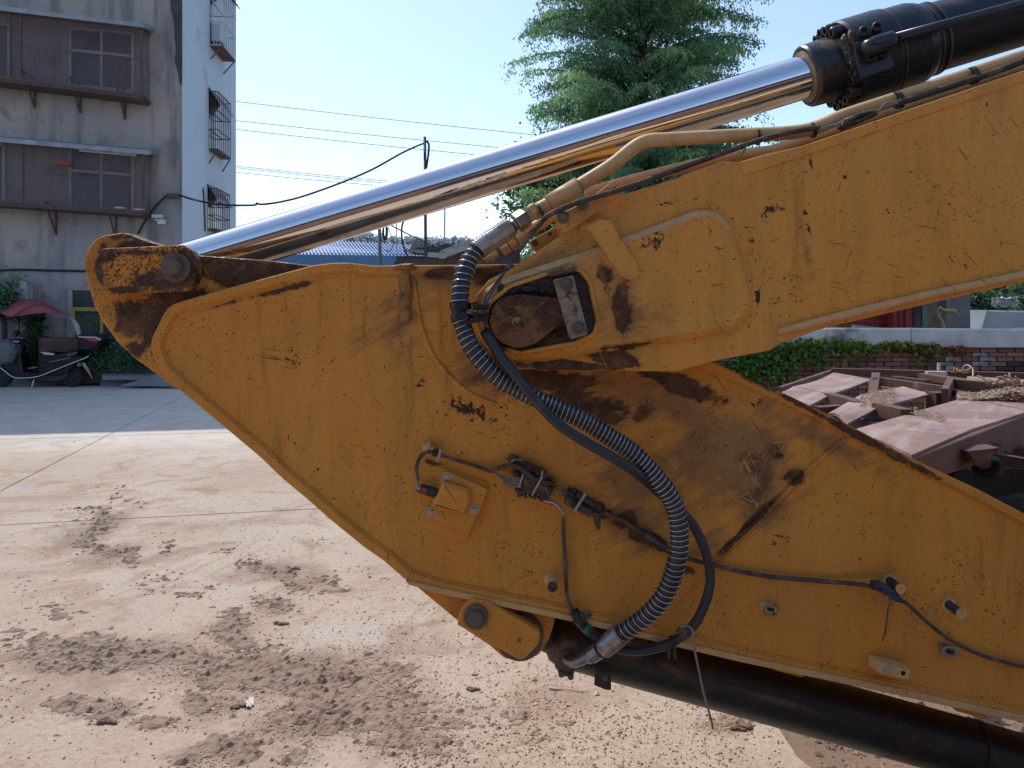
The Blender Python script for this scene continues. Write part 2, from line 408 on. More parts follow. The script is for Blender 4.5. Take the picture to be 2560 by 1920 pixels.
lug_grime = [(330, 640, 150, 90, 0, .9), (620, 680, 260, 60, 8, 1.25), (420, 760, 130, 60, -12, 1.25), (330, 790, 90, 70, 0, 1.0), (400, 840, 110, 50, 0, .95), (240, 640, 40, 110, 0, .75), (300, 590, 110, 26, 0, .7), (320, 870, 40, 30, 30, .8)]
P_LUG = paint('greasy_lug_paint', lug_grime, None, chip=.66)
cap_grime = [(430, 700, 130, 34, -3, 1.15), (470, 660, 45, 60, 0, 1.05), (275, 640, 60, 26, -20, .85), (360, 632, 90, 14, 0, .85), (250, 690, 26, 60, 0, .75), (330, 725, 90, 14, 0, .9)]
P_CAP = paint('worn_cap_paint', cap_grime, None, chip=.62, wear=.04)
pin_grime = [(1290, 800, 100, 100, 0, .62), (1370, 790, 70, 60, 0, .95), (1300, 750, 100, 26, 0, .9)]
P_PIN = paint('rusty_pin_paint', pin_grime, None, y1=(.24, .105, .035, 1), y2=(.15, .062, .024, 1), chip=.64)

def grease_mat():
    t = Mt('black_grease'); n = t.noise(40, 8, .7, .6)
    c = t.mix(t.ramp(n, .42, .62), (.012, .009, .010, 1), (.06, .030, .018, 1))
    c = t.mix(t.ramp(t.noise(11, 4), .5, .62, 0, .7), c, (.075, .034, .018, 1))
    t.link(c, 'Base Color'); t.link(t.ramp(n, .4, .6, .22, .7), 'Roughness'); t.bump(n, .9, .006); return t.m
GREASE = grease_mat()
def chrome_mat():
    t = Mt('chrome'); v = t.aniso((.8, 160, 160), 16.9)
    t.b.inputs['Metallic'].default_value = 1; t.b.inputs['Base Color'].default_value = (.80, .80, .82, 1)
    t.link(t.ramp(t.noise(1, 3, vec=v), .35, .75, .006, .10), 'Roughness'); t.link(t.mix(t.ramp(t.noise(1, 4, .7, vec=t.aniso((.6, 90, 90), 16.9)), .5, .62, 0, .5), (.82, .82, .84, 1), (.56, .55, .56, 1)), 'Base Color')
    t.bump(t.noise(1, 3, vec=t.aniso((.5, 40, 40), 16.9)), .035, .002); return t.m
CHROME = chrome_mat()
def blackpaint(name, dust=.55, dustc=(.17, .12, .075, 1), base=(.016, .020, .030, 1), blobs=None, rough=.34):
    t = Mt(name); n = t.noise(6, 7, .66)
    k = t.ramp(n, dust, dust + .18, 0, .75)
    if blobs: k = t.math('MAXIMUM', k, t.ramp(t.math('ADD', t.blobs(blobs, EXO), t.math('SUBTRACT', t.noise(26, 7, .7), .95)), .1, .3))
    c = t.mix(k, base, t.mix(t.noise(45, 5), dustc, (.075, .05, .032, 1)))
    c = t.mix(t.ramp(t.noise(120, 4), .60, .68, 0, .35), c, dustc)
    t.link(c, 'Base Color'); t.link(t.mix(k, (rough,) * 3 + (1,), (.85, .85, .85, 1)), 'Roughness'); t.bump(t.noise(60, 5), .12, .003); return t.m
BLK = blackpaint('black_cylinder_paint', .60, blobs=[(2080, 190, 60, 70, 0, 1.0), (2110, 180, 30, 90, 0, 1.15), (2150, 50, 60, 34, -15, 1.0), (2165, 190, 46, 16, -5, .8), (2020, 190, 16, 70, 0, .9)])
BLK2 = blackpaint('black_lower_cylinder_paint', .53, dustc=(.15, .095, .055, 1), base=(.012, .013, .013, 1),
                  blobs=[(1610, 1655, 90, 55, 0, 1.15), (1590, 1690, 80, 34, 10, 1.0), (1720, 1740, 160, 34, 16, .75), (1980, 1815, 260, 22, 16, .85)], rough=.42)
CAST = blackpaint('dusty_cast_metal', .42, dustc=(.20, .155, .115, 1), base=(.10, .085, .075, 1), rough=.5)
RUBBER = simple('black_rubber', (.016, .018, .022, 1), (.028, .030, .036, 1), 8, .45, bump=.1, bscale=90, dirt=(.085, .065, .052, 1), dthr=.60, dscale=16)
TOPD = simple('settled_dust', (.20, .135, .080, 1), (.13, .080, .045, 1), 6, .9, bump=.3, dirt=(.055, .034, .024, 1), dthr=.56, dscale=9)
RUBBER2 = simple('dusty_rubber', (.045, .040, .040, 1), (.020, .020, .022, 1), 14, .6, bump=.15)
PLAS = simple('black_plastic', (.014, .016, .020, 1), None, rough=.38)
ZINC = simple('galvanised_wire', (.52, .52, .53, 1), (.36, .35, .34, 1), 12, .34, metal=.85)
ZINC2 = simple('brushed_zinc', (.50, .48, .46, 1), (.30, .25, .20, 1), 9, .36, metal=.8, bump=.2, dirt=(.20, .14, .085, 1), dthr=.52, dscale=12)
BOLTM = simple('dirty_steel_bolt', (.20, .17, .14, 1), (.11, .075, .05, 1), 30, .55, metal=.35, bump=.5, bscale=140, dirt=(.24, .17, .11, 1), dthr=.52, dscale=40, rand=.2)
BARM = simple('dusty_grey_steel', (.34, .27, .20, 1), (.22, .165, .11, 1), 22, .8, bump=.6, bscale=120, dirt=(.06, .036, .024, 1), dthr=.50, dscale=42)
BLKB = simple('black_socket_screw', (.018, .020, .026, 1), (.045, .038, .034, 1), 30, .42, metal=.2, bump=.2, rand=.25)
HARN = simple('braided_loom', (.155, .100, .070, 1), (.085, .055, .042, 1), 22, .85, bump=.9, bscale=260, dirt=(.24, .165, .11, 1), dthr=.5, dscale=18)
HARN2 = simple('dusty_wire', (.30, .24, .19, 1), (.17, .13, .10, 1), 20, .7, bump=.3)
CONN = simple('muddy_connector', (.105, .075, .052, 1), (.035, .030, .030, 1), 24, .75, bump=1.0, bscale=110, dirt=(.21, .145, .09, 1), dthr=.5, dscale=25)
TIE = simple('pale_cable_tie', (.36, .31, .26, 1), None, rough=.5)
TAPE = simple('blue_black_tape', (.025, .045, .085, 1), (.018, .022, .035, 1), 30, .45, bump=.4)
GREEN = simple('green_tape', (.02, .14, .085, 1), None, rough=.5)
REDP = simple('red_connector_plastic', (.25, .05, .05, 1), None, rough=.5)
WIREB = simple('blue_wire', (.10, .28, .36, 1), None, rough=.5)
WIREW = simple('white_wire', (.55, .55, .55, 1), None, rough=.5)
WELD = simple('painted_weld_bead', (.42, .22, .05, 1), (.30, .15, .035, 1), 40, .55, bump=.9, bscale=120, dirt=(.10, .05, .02, 1), dthr=.58, dscale=14)
DIRTY = simple('caked_mud', (.20, .13, .08, 1), (.11, .068, .042, 1), 20, .95, bump=.8, bscale=80)


# ------------------------------------------------------------------ ground
PATCH = [(225, 1330, 60, 50, 20, 1), (280, 1385, 60, 30, 30, .9), (200, 1275, 40, 14, 0, .7), (310, 1255, 34, 14, 0, .7), (400, 1360, 40, 30, 30, .55), (690, 1425, 95, 26, 18, .95), (760, 1455, 50, 24, 20, .8),
         (680, 1520, 60, 30, 10, .7), (580, 1580, 60, 34, 20, .85), (300, 1640, 270, 42, 4, 1.05), (200, 1650, 160, 34, 0, 1.05), (560, 1680, 160, 50, 12, .85), (760, 1690, 220, 70, 18, .95), (880, 1760, 190, 70, 14, .95), (780, 1800, 160, 50, 0, 1.0),
         (540, 1760, 70, 40, 10, .95), (940, 1700, 120, 50, 20, .7), (540, 1890, 110, 34, -18, .95), (250, 1770, 110, 26, 0, .8), (400, 1810, 90, 20, 5, .7), (1000, 1850, 160, 50, 10, .6), (60, 1600, 60, 24, 0, .5), (930, 1640, 40, 18, 0, .5),
         (1130, 1780, 120, 40, 0, .45), (740, 1890, 80, 30, -20, .6), (450, 1470, 100, 24, 5, .5), (1300, 1760, 130, 40, 0, .35), (1800, 1815, 60, 22, 8, .8), (1400, 1830, 200, 50, 0, .3), (130, 1510, 70, 22, 0, .45), (860, 1630, 60, 20, 10, .5)]
def concrete_mat():
    t = Mt('dusty_concrete')
    big = t.noise(.55, 6, .6, .6); mid = t.noise(2.6, 7, .66, .8); fine = t.noise(38, 6, .7); vf = t.noise(150, 4, .7)
    c = t.mix(t.ramp(big, .38, .62), (.44, .338, .252, 1), (.51, .42, .325, 1))
    c = t.mix(t.ramp(mid, .50, .66), c, (.36, .245, .175, 1))                       # earth trodden into the surface
    c = t.mix(t.ramp(t.noise(1.3, 5, .6, .3, vec=t.mapv(loc=(7, 3, 1))), .60, .70, 0, .8), c, (.43, .42, .42, 1))     # bare grey concrete
    c = t.mix(t.ramp(fine, .50, .68, 0, .55), c, (.25, .17, .12, 1))
    c = t.mix(t.ramp(vf, .56, .66, 0, .5), c, (.20, .14, .10, 1))
    c = t.mix(t.ramp(t.noise(90, 3, vec=t.mapv(loc=(3, 1, 0))), .62, .68, 0, .5), c, (.62, .54, .46, 1))
    st = t.noise(1.0, 5, .6, vec=t.aniso((.5, 2.6, 1), -12, 'Z'))
    c = t.mix(t.ramp(st, .56, .68, 0, .5), c, (.30, .21, .155, 1))
    tot = None
    for (px, py, rx, ry, an, s_) in PATCH:                                             # earth trodden flat round the crumbs
        if s_ < .6 or rx < 45: continue
        g = G(px, py); ky = (G(px, py - ry).y - G(px, py + ry).y) / 2
        l = t.n('ShaderNodeVectorMath', {0: t.mapv(scale=(rx / F * g.y, ky, 10.0), loc=(g.x, g.y, 0), typ='TEXTURE')}, operation='LENGTH').outputs['Value']
        kq = t.ramp(l, .1, 1.7, s_, 0); tot = kq if tot is None else t.math('MAXIMUM', tot, kq)
    en = t.ramp(t.noise(3.4, 9, .72, .5), .3, .7); ef = t.ramp(t.noise(22, 6, .75), .3, .7)
    ek = t.ramp(t.math('MULTIPLY_ADD', ef, .35, t.math('MULTIPLY_ADD', en, .6, tot)), .60, 1.20, 0, .78)
    c = t.mix(ek, c, t.mix(t.ramp(fine, .4, .62), (.30, .205, .140, 1), (.20, .135, .095, 1)))
    tr = t.noise(1.0, 3, .5, .2, vec=t.aniso((.9, 16, 1), -72, 'Z'))                    # faint tyre ribs
    c = t.mix(t.math('MULTIPLY', t.ramp(tr, .52, .60, 0, .35), t.ramp(t.noise(.8, 4, vec=t.mapv(loc=(9, 4, 0))), .50, .60)), c, (.30, .21, .15, 1))
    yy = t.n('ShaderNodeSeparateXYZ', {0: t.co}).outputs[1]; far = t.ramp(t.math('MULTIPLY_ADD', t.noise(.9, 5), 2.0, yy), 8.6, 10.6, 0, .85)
    c = t.mix(far, c, t.mix(t.ramp(mid, .4, .62), (.66, .60, .52, 1), (.56, .50, .43, 1)))     # far slabs paled in colour to lift the building's shadow
    t.link(c, 'Base Color'); t.b.inputs['Roughness'].default_value = .92; t.b.inputs['Specular IOR Level'].default_value = .2
    n = t.bump(fine, .45, .012); t.bump(vf, .5, .004, n); return t.m
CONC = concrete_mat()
def mud_mat(name, a, b, c3, sc=1.0):
    t = Mt(name); f = t.noise(26 * sc, 7, .7); v = t.noise(120 * sc, 4, .7)
    c = t.mix(t.ramp(t.noise(2.2 * sc, 5), .35, .65), a, b); c = t.mix(t.ramp(f, .52, .66), c, c3)
    c = t.mix(t.ramp(v, .58, .7, 0, .45), c, (.36, .28, .21, 1))
    t.link(c, 'Base Color'); t.b.inputs['Roughness'].default_value = .96; t.b.inputs['Specular IOR Level'].default_value = .15
    n = t.bump(f, .7, .02); t.bump(v, .7, .005, n); return t.m
MUD = mud_mat('dried_mud', (.31, .225, .16, 1), (.36, .27, .20, 1), (.23, .16, .115, 1))
EARTH = mud_mat('earth', (.30, .21, .155, 1), (.24, .165, .12, 1), (.19, .13, .095, 1))
gm = MB(); gm.add([(-500, -300, -.03), (500, -300, -.03), (500, 900, -.03), (-500, 900, -.03)], [[0, 1, 2, 3]])
ground = gm.build('ground', EARTH, origin=(0, 0, -.03)); tag(ground, 'bare earth yard reaching back past the buildings', kind='structure')
yard = empty('pavement', (0, 0, 0)); tag(yard, 'dusty concrete slabs of the yard', kind='structure')
e2 = Vector((-.2035, .979)); e1 = Vector((.979, .2035)); O = Vector((1.03, 2.93))       # slab grid along the real joint lines
c1 = Vector((-3.65, 5.69)) - O; v0 = c1.dot(e2)                                         # row joint
random.seed(3)
for i in range(4):
    for j in range(-4, 4):
        u0, u1 = -4.62 * (i + 1) + .007, -4.62 * i - .007
        a, b = v0 + j * 4.1 + .006, v0 + (j + 1) * 4.1 - .006
        c = [O + e1 * u + e2 * v for u, v in ((u0, a), (u1, a), (u1, b), (u0, b))]
        if min(p.y for p in c) > 17: continue
        if i == 0:                                                                      # broken outer edge
            n = 16; ed = [O + e1 * (u1 + random.uniform(-.05, .02)) + e2 * (a + (b - a) * k / n) for k in range(n + 1)]
            c = [c[0]] + ed + [c[3]]
        h = random.uniform(-.002, .002)
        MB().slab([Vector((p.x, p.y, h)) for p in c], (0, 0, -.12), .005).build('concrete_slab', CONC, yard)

def proj(x, y, z=0): return CX + F * x / y, HY + F * (H - z) / y
def mask_px(px, py, lst):
    m = np.zeros_like(px)
    for (cx, cy, rx, ry, an, st) in lst:
        ca, sa = math.cos(R(an)), math.sin(R(an)); dx = px - cx; dy = py - cy
        q = np.sqrt(((dx * ca + dy * sa) / rx) ** 2 + ((-dx * sa + dy * ca) / ry) ** 2)
        m = np.maximum(m, st * np.clip(1.35 - q, 0, 1) / .75)
    return np.clip(m, 0, 1.3)
xs = np.arange(-4.2, 2.6, .0125); ys = np.arange(2.35, 7.4, .0125); X, Y = np.meshgrid(xs, ys)
PX, PY = proj(X, Y); mk = mask_px(PX + 26 * (fbm(X, Y, 3.2, 4, 60) - .5) * 8, PY + 14 * (fbm(X, Y, 3.2, 4, 70) - .5) * 8, PATCH)
base = fbm(X, Y, 3.0, 5, 5); cl = fbm(X, Y, 17, 3, 31, .7); cl2 = fbm(X, Y, 40, 2, 51, .8)
hgt = (mk * 1.25 + (base - .5) * 1.5 - .55) * .005 - .0025 + mk * (np.clip(cl - .42, 0, 1) * .022 + np.clip(cl2 - .42, 0, 1) * .019)
hgt += np.clip(cl2 - .70, 0, 1) * .04 - .0015
hgt = np.minimum(hgt, .05)
ny, nx = X.shape; idx = np.arange(nx * ny).reshape(ny, nx)
keep = (np.maximum.reduce([hgt[:-1, :-1], hgt[1:, :-1], hgt[:-1, 1:], hgt[1:, 1:]]) > .0022)
q = np.stack([idx[:-1, :-1], idx[:-1, 1:], idx[1:, 1:], idx[1:, :-1]], -1)[keep]
V = np.stack([X.ravel(), Y.ravel(), hgt.ravel()], 1); used = np.unique(q); mp = np.zeros(nx * ny, int); mp[used] = np.arange(len(used))
o = npmesh('dried_mud', V[used], mp[q], MUD, origin=(0, 4, 0)); tag(o, 'crumbly brown dried mud lying in tracks on the concrete', kind='stuff')

def rocks(name, pos, size, mat, seed, label):
    r = np.random.default_rng(seed); n = len(pos)
    bv = np.array([(1, 0, 0), (-1, 0, 0), (0, 1, 0), (0, -1, 0), (0, 0, 1), (0, 0, -.6)], float)
    bf = np.array([(0, 2, 4), (2, 1, 4), (1, 3, 4), (3, 0, 4), (2, 0, 5), (1, 2, 5), (3, 1, 5), (0, 3, 5)])
    v = bv[None] * (1 + (r.random((n, 6, 1)) - .5) * .7) + (r.random((n, 6, 3)) - .5) * .35
    a = r.random(n) * 6.283; ca, sa = np.cos(a)[:, None], np.sin(a)[:, None]
    v[..., 0] *= (1 + .5 * r.random((n, 1))); x = v[..., 0] * ca - v[..., 1] * sa; y = v[..., 0] * sa + v[..., 1] * ca
    v[..., 0] = x; v[..., 1] = y; v[..., 2] *= .62
    v = v * size[:, None, None] + pos[:, None, :]
    f = (bf[None] + 6 * np.arange(n)[:, None, None]).reshape(-1, 3)
    tint = np.repeat(.55 + .9 * r.random((n, 1)) ** 1.5, 6, 0) * np.array([[1, .95 , .9]])
    o = npmesh(name, v.reshape(-1, 3), f, mat, origin=(0, 4, 0), colors=tint); return tag(o, label, kind='stuff')
def tinted(name, col, rough=.9, trans=0.0, stren=1.0, spec=.3):
    t = Mt(name); at = t.n('ShaderNodeAttribute', attribute_name='tint').outputs['Color']
    c = t.mix(1.0, col, at, 'MULTIPLY'); t.link(c, 'Base Color'); t.b.inputs['Roughness'].default_value = rough; t.b.inputs['Specular IOR Level'].default_value = spec
    if trans:
        out = [n for n in t.nt.nodes if n.type == 'OUTPUT_MATERIAL'][0]
        tr = t.n('ShaderNodeBsdfTranslucent', {'Color': c}); ad = t.n('ShaderNodeMixShader', {0: trans, 1: t.b.outputs[0], 2: tr.outputs[0]})
        t.nt.links.new(ad.outputs[0], out.inputs[0])
    return t.m
PEB = tinted('pebble', (.48, .37, .28, 1))
r = np.random.default_rng(5)
n = 110000; py = HY + 230 + 930 * r.random(n) ** .85; px = -40 + 2000 * r.random(n)
D = H * F / (py - HY); x = (px - CX) / F * D
w = .035 + .9 * mask_px(px, py, PATCH) + .22 * (fbm(x, D, 1.1, 4, 8) > .56) + .15 * ((px > 900) & (py > 1480))
k = r.random(n) < w * .62; px, py, D, x = px[k], py[k], D[k], x[k]
sz = .0016 + .0046 * r.random(len(x)) ** 4 + (r.random(len(x)) < .010) * .009 * r.random(len(x))
rocks('gravel', np.stack([x, D, sz * .25], 1), sz, PEB, 3, 'small stones and crumbs scattered over the concrete')
n = 9000; x = 1.1 + r.random(n) * 3.2; D = 2.3 + 3.4 * r.random(n); k = (x - 1.03 - (D - 2.93) * -.208) > .02; x, D = x[k], D[k]
sz = .004 + .011 * r.random(len(x)) ** 2.5; rocks('gravel', np.stack([x, D, np.full(len(x), -.028)], 1), sz, tinted('clod', (.25, .17, .12, 1)), 9, 'brown clods on the earth beside the slab edge')
# single lumps and litter that can be picked out
LUMP = mud_mat('mud_lump', (.33, .24, .17, 1), (.27, .19, .135, 1), (.20, .14, .10, 1), 3)
for (px, py, s, lab) in ((1850, 1822, .030, 'twisted dry mud lump on the ground right of the hanging strap'), (706, 1560, .022, 'brown stone standing alone left of centre on the concrete'), (595, 1768, .022, 'dark stone above the small white scrap'),
                         (270, 1806, .026, 'thin dark clod at the lower left of the yard'), (870, 1700, .026, 'larger clod at the far side of the big mud patch'), (845, 1786, .034, 'broken pale brown crust with a dark hollow in the mud patch'), (780, 1800, .028, 'yellowish stone beside the broken crust'),
                         (1185 // 1, 1725, .018, 'brown clod beneath the lower keeper plate'), (735, 1421, .020, 'dark clod on the far tyre track')):
    m = MB()
    for k in range(4): m.ball(G(px + (k - 1.5) * s * 420, py + random.uniform(-3, 3)) + Vector((0, 0, s * .2)), s * random.uniform(.3, .68), 9, 6, (1.3, .9, .6), jit=.45, smooth=False)
    tag(m.build('mud_clod', LUMP), lab, 'clod', 'loose clods on the yard')
WHITE = simple('dirty_white_plastic', (.60, .57, .53, 1), (.42, .38, .34, 1), 30, .5)
m = MB(); pts = []
for k in range(12): pts.append(G(1374 + k * 9, 1722 + k * .8 + 1.5 * math.sin(k)) + Vector((0, 0, .004)))
m.tube(pts, .0035, 6, rf=lambda t, i: 2.0 - 1.4 * min(1, t * 3)); tag(m.build('plastic_strip', WHITE), 'thin white plastic strip lying on the ground under the cylinder bracket', 'litter')
m = MB()
P = [[G(616 + i * 6, 1748 + j * 6) + Vector((0, 0, .004 + .006 * random.random())) for i in range(4)] for j in range(5)]
for j in range(4):
    for i in range(3):
        if (i, j) in ((0, 0), (2, 3)): continue
        m.add([P[j][i], P[j][i + 1], P[j + 1][i + 1], P[j + 1][i]], [[0, 1, 2, 3]])
o = m.build('plastic_scrap', WHITE); so_ = o.modifiers.new('thickness', 'SOLIDIFY'); so_.thickness = .001; tag(o, 'crumpled white scrap on the big mud patch', 'litter')

# unseen banded wall, added behind the camera for the polished rod to mirror
yw = empty('yard_wall', (0, -5.2, 0)); tag(yw, 'unseen brown banded wall added for the polished rod to mirror', kind='structure')
for z0, z1, y, col, col2, nm in ((0, .7, -5.1, (.10, .065, .05, 1), (.06, .04, .035, 1), 'plinth'), (.7, 2.3, -5.2, (.20, .105, .075, 1), (.13, .075, .055, 1), 'wall'), (2.3, 2.5, -5.05, (.34, .26, .19, 1), (.25, .18, .13, 1), 'band'), (2.5, 3.6, -5.2, (.15, .075, .06, 1), (.10, .055, .045, 1), 'wall'), (3.6, 3.95, -4.8, (.05, .045, .055, 1), (.03, .03, .04, 1), 'eave')):
    MB().box((0, y - .15, (z0 + z1) / 2), (40, .3, z1 - z0)).build(nm, simple('yard_' + nm, col, col2, 1.1, .9), yw)
for k in range(9): MB().box((-17 + k * 4.3, -5.16, 1.5), (1.3, .3, 1.2)).build('window', simple('yard_window', (.03, .035, .05, 1), rough=.2) if k == 0 else bpy.data.materials['yard_window'], yw)

# ------------------------------------------------------------------ apartment building
PF = Plane((-10.67, 15.95), (-7.13, 16.6)); PS = Plane((-7.13, 16.6), (-7.56, 21.0))
def render_mat():
    t = Mt('grey_cement_render')
    a = t.noise(.45, 6, .6, .4); b = t.noise(1.7, 7, .68, .6); f = t.noise(14, 6, .7)
    c = t.mix(t.ramp(a, .40, .62), (.31, .295, .325, 1), (.40, .36, .325, 1))
    c = t.mix(t.ramp(b, .52, .70), c, (.21, .20, .23, 1))
    c = t.mix(t.ramp(t.noise(1.1, 5, .6, vec=t.mapv(scale=(2.6, 2.6, .28))), .52, .68, 0, .75), c, (.135, .125, .14, 1))
    c = t.mix(t.ramp(f, .55, .75, 0, .4), c, (.32, .28, .25, 1))
    t.link(c, 'Base Color'); t.b.inputs['Roughness'].default_value = .93; t.b.inputs['Specular IOR Level'].default_value = .2
    n = t.bump(b, .5, .05); t.bump(f, .4, .01, n); return t.m
REND = render_mat()
WHW = simple('white_side_render', (.60, .72, .84, 1), (.54, .66, .79, 1), .8, .85, bump=.1, bscale=20, dirt=(.44, .50, .56, 1), dthr=.64, dscale=.9)
MET = simple('rusty_dark_steel', (.075, .055, .058, 1), (.12, .075, .068, 1), 8, .7)
PALE = simple('pale_window_frame', (.55, .55, .58, 1), (.42, .41, .43, 1), 5, .55)
GLASS = simple('dark_window_glass', (.022, .028, .038, 1), (.05, .05, .055, 1), 2, .12, spec=.6)
AWN = simple('grey_sheet_roof', (.30, .33, .38, 1), (.20, .22, .26, 1), 4, .5, bump=.2)
def mesh_screen():
    t = Mt('rusty_screen'); out = [n for n in t.nt.nodes if n.type == 'OUTPUT_MATERIAL'][0]
    c = t.mix(t.noise(3, 5), (.155, .130, .145, 1), (.11, .100, .115, 1)); t.link(c, 'Base Color'); t.b.inputs['Roughness'].default_value = .8
    tr = t.n('ShaderNodeBsdfTransparent'); wv = t.ramp(t.noise(2.5, 5), .3, .7, .28, .50)
    mx = t.n('ShaderNodeMixShader', {0: wv, 1: tr.outputs[0], 2: t.b.outputs[0]}); t.nt.links.new(mx.outputs[0], out.inputs[0]); return t.m
SCREEN = mesh_screen()
BO = Vector((-8.9, 16.3, 0)); bld = empty('apartment_building', BO, 'old grey rendered apartment block with a pale side wall and caged balconies', 'building')
a = Vector((-26, 13.2)); b = Vector((-7.13, 16.6)); a = b - PF.e * 20; c = Vector((-7.56, 21.0)); d = c - PF.e * 20
BH = 10.2
MB().slab([Vector((p.x, p.y, BH)) for p in (a, b, c, d)], (0, 0, -BH), 0).build('wall', REND, bld)
m = MB(); q = [PS.P(455, 770, .012), None]; z0, z1 = 0, BH - .02
p0 = b + PS.n * .012; p1 = c + PS.n * .012; qf = b + PF.n * .012
m.slab([Vector((p0.x, p0.y, z0)), Vector((p1.x, p1.y, z0)), Vector((p1.x, p1.y, z1)), Vector((p0.x, p0.y, z1))], PS.N * -.02, 0)
m.build('side_render', WHW, bld, label='pale bluish white side wall')
m = MB(); m.slab([Vector((p.x, p.y, BH + .18)) for p in (a - PF.n * -.35, b + PF.n * .35 + PS.n * .3, c + PS.n * .3, d)], (0, 0, -.18)); m.build('roof', simple('roof_slab', (.3, .28, .27, 1), rough=.9), bld)
def fpoly(pl, pts, off, th, mat, name, parent, bevel=0, label=None):
    return MB().slab([pl.P(x, y, off) for x, y in pts], pl.N * -th, bevel).build(name, mat, parent, label=label)
# dark unpainted strip beside the corner, ragged on its left
fpoly(PF, [(424, -40), (427, 20), (434, 50), (436, 95), (440, 120), (437, 150), (446, 185), (450, 212), (455, 210), (455, -40)], .02, .03, simple('dark_bare_render', (.070, .072, .080, 1), (.05, .05, .055, 1), 3, .9), 'bare_render_strip', bld)
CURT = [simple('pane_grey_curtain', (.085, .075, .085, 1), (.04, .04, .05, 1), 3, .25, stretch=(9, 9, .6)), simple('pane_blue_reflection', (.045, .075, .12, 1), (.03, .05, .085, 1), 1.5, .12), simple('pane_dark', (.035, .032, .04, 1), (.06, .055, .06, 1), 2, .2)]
def window(pl, x0, y0a, y0b, x1, y1a, y1b, parent, off=.01, mulx=None, muly=None):
    w = fpoly(pl, [(x0, y0a), (x1, y0b), (x1, y1b), (x0, y1a)], off, .05, GLASS, 'window', parent)
    if mulx and muly:
        yt = lambda x, a_, b_: a_ + (b_ - a_) * (x - x0) / (x1 - x0)
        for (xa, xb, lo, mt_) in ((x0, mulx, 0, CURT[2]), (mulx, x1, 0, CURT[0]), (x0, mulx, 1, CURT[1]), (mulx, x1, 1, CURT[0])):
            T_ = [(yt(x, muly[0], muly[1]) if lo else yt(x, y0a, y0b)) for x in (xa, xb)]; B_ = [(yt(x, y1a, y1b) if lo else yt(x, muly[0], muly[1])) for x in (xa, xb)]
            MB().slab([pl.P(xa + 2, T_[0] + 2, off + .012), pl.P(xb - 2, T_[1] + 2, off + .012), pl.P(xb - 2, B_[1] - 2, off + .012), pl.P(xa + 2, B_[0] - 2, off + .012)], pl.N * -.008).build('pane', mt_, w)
    def fr(ax, ay, bx, by, wd): MB().bar(pl.P(ax, ay, off + .03), pl.P(bx, by, off + .03), wd, .05, up=pl.N).build('frame_bar', PALE, w)
    fr(x0, y0a, x1, y0b, .05); fr(x0, y1a, x1, y1b, .06); fr(x0, y0a, x0, y1a, .05); fr(x1, y0b, x1, y1b, .05)
    if mulx: fr(mulx, (y0a + y0b) / 2, mulx, (y1a + y1b) / 2, .05)
    if muly: fr(x0, muly[0], x1, muly[1], .055)
    return w
window(PF, 176, 70, 84, 332, 214, 228, bld, mulx=254, muly=(125, 141)); window(PF, 176, 372, 386, 332, 520, 534, bld, mulx=254, muly=(426, 438))
window(PF, -150, 50, 62, 22, 190, 206, bld, mulx=-60); window(PF, -150, 350, 362, 10, 510, 516, bld, mulx=-60)
def cage(tl, tr, br_, bl_, off, verts, awn, brs, lab):
    o0 = PF.P(*tr, off); g = MB()
    T = [PF.P(*tl, off), PF.P(*tr, off), PF.P(*br_, off), PF.P(*bl_, off)]
    back = PF.N * -(off - .03)
    for i in range(4): g.bar(T[i], T[(i + 1) % 4], .045)
    for p in (T[1], T[2]): g.bar(p, p + back, .04)
    for x in verts:
        t = (x - tl[0]) / (tr[0] - tl[0]); g.bar(T[0].lerp(T[1], t), T[3].lerp(T[2], t), .035)
    g.bar(T[0].lerp(T[3], .5), T[1].lerp(T[2], .5), .012)
    k = 0
    fr_ = g.build('balcony_cage', MET, bld, label=lab)
    s = MB(); s.add(T, [[0, 1, 2, 3]]); s.add([T[1], T[1] + back, T[2] + back, T[2]], [[0, 1, 2, 3]]); s.build('screen', SCREEN, fr_)
    w = MB()
    for i in range(90):
        t = i / 89; w.bar(T[0].lerp(T[1], t), T[3].lerp(T[2], t), .005)
    w.build('wire_mesh', MET, fr_)
    MB().slab([T[3] + Vector((0, 0, -.02)), T[2] + Vector((0, 0, -.02)), T[2] + back + Vector((0, 0, -.02)), T[3] + back + Vector((0, 0, -.02))], (0, 0, -.05)).build('cage_floor', MET, fr_)
    aw = MB(); A_ = [PF.P(*p, off + .10) for p in awn[:2]]; up = Vector((0, 0, .16)) + PF.N * -(off + .08)
    aw.slab([A_[0], A_[1], A_[1] + up, A_[0] + up], (0, 0, -.09)); aw.build('awning', AWN, fr_)
    for (x, y) in brs:
        b_ = MB(); p = PF.P(x, y, .03); q_ = p + PF.N * (off - .06) ; z = Vector((0, 0, -.62))
        b_.bar(q_ , p + z + Vector((0, 0, .03)), .03).bar(p, p + z, .03).bar(p, q_, .03); b_.build('bracket', MET, fr_)
    return fr_
c1_ = cage((-90, 20), (353, 62), (355, 238), (-90, 182), .62, (22, 48), ((-90, 4), (360, 58)), ((86, 196), (200, 210), (312, 226), (-20, 190)), 'upper caged balcony with rusty wire mesh')
c2_ = cage((-90, 342), (358, 378), (357, 530), (-90, 498), .62, (54,), ((-90, 336), (372, 376)), ((140, 514), (290, 528), (-20, 500)), 'lower caged balcony with a strip sign under its awning')
sg = fpoly(PF, [(199, 367), (341, 380), (340, 391), (198, 378)], .66, .02, simple('cream_sign', (.42, .40, .36, 1), rough=.7), 'sign_strip', c2_)
m = MB(); random.seed(12)
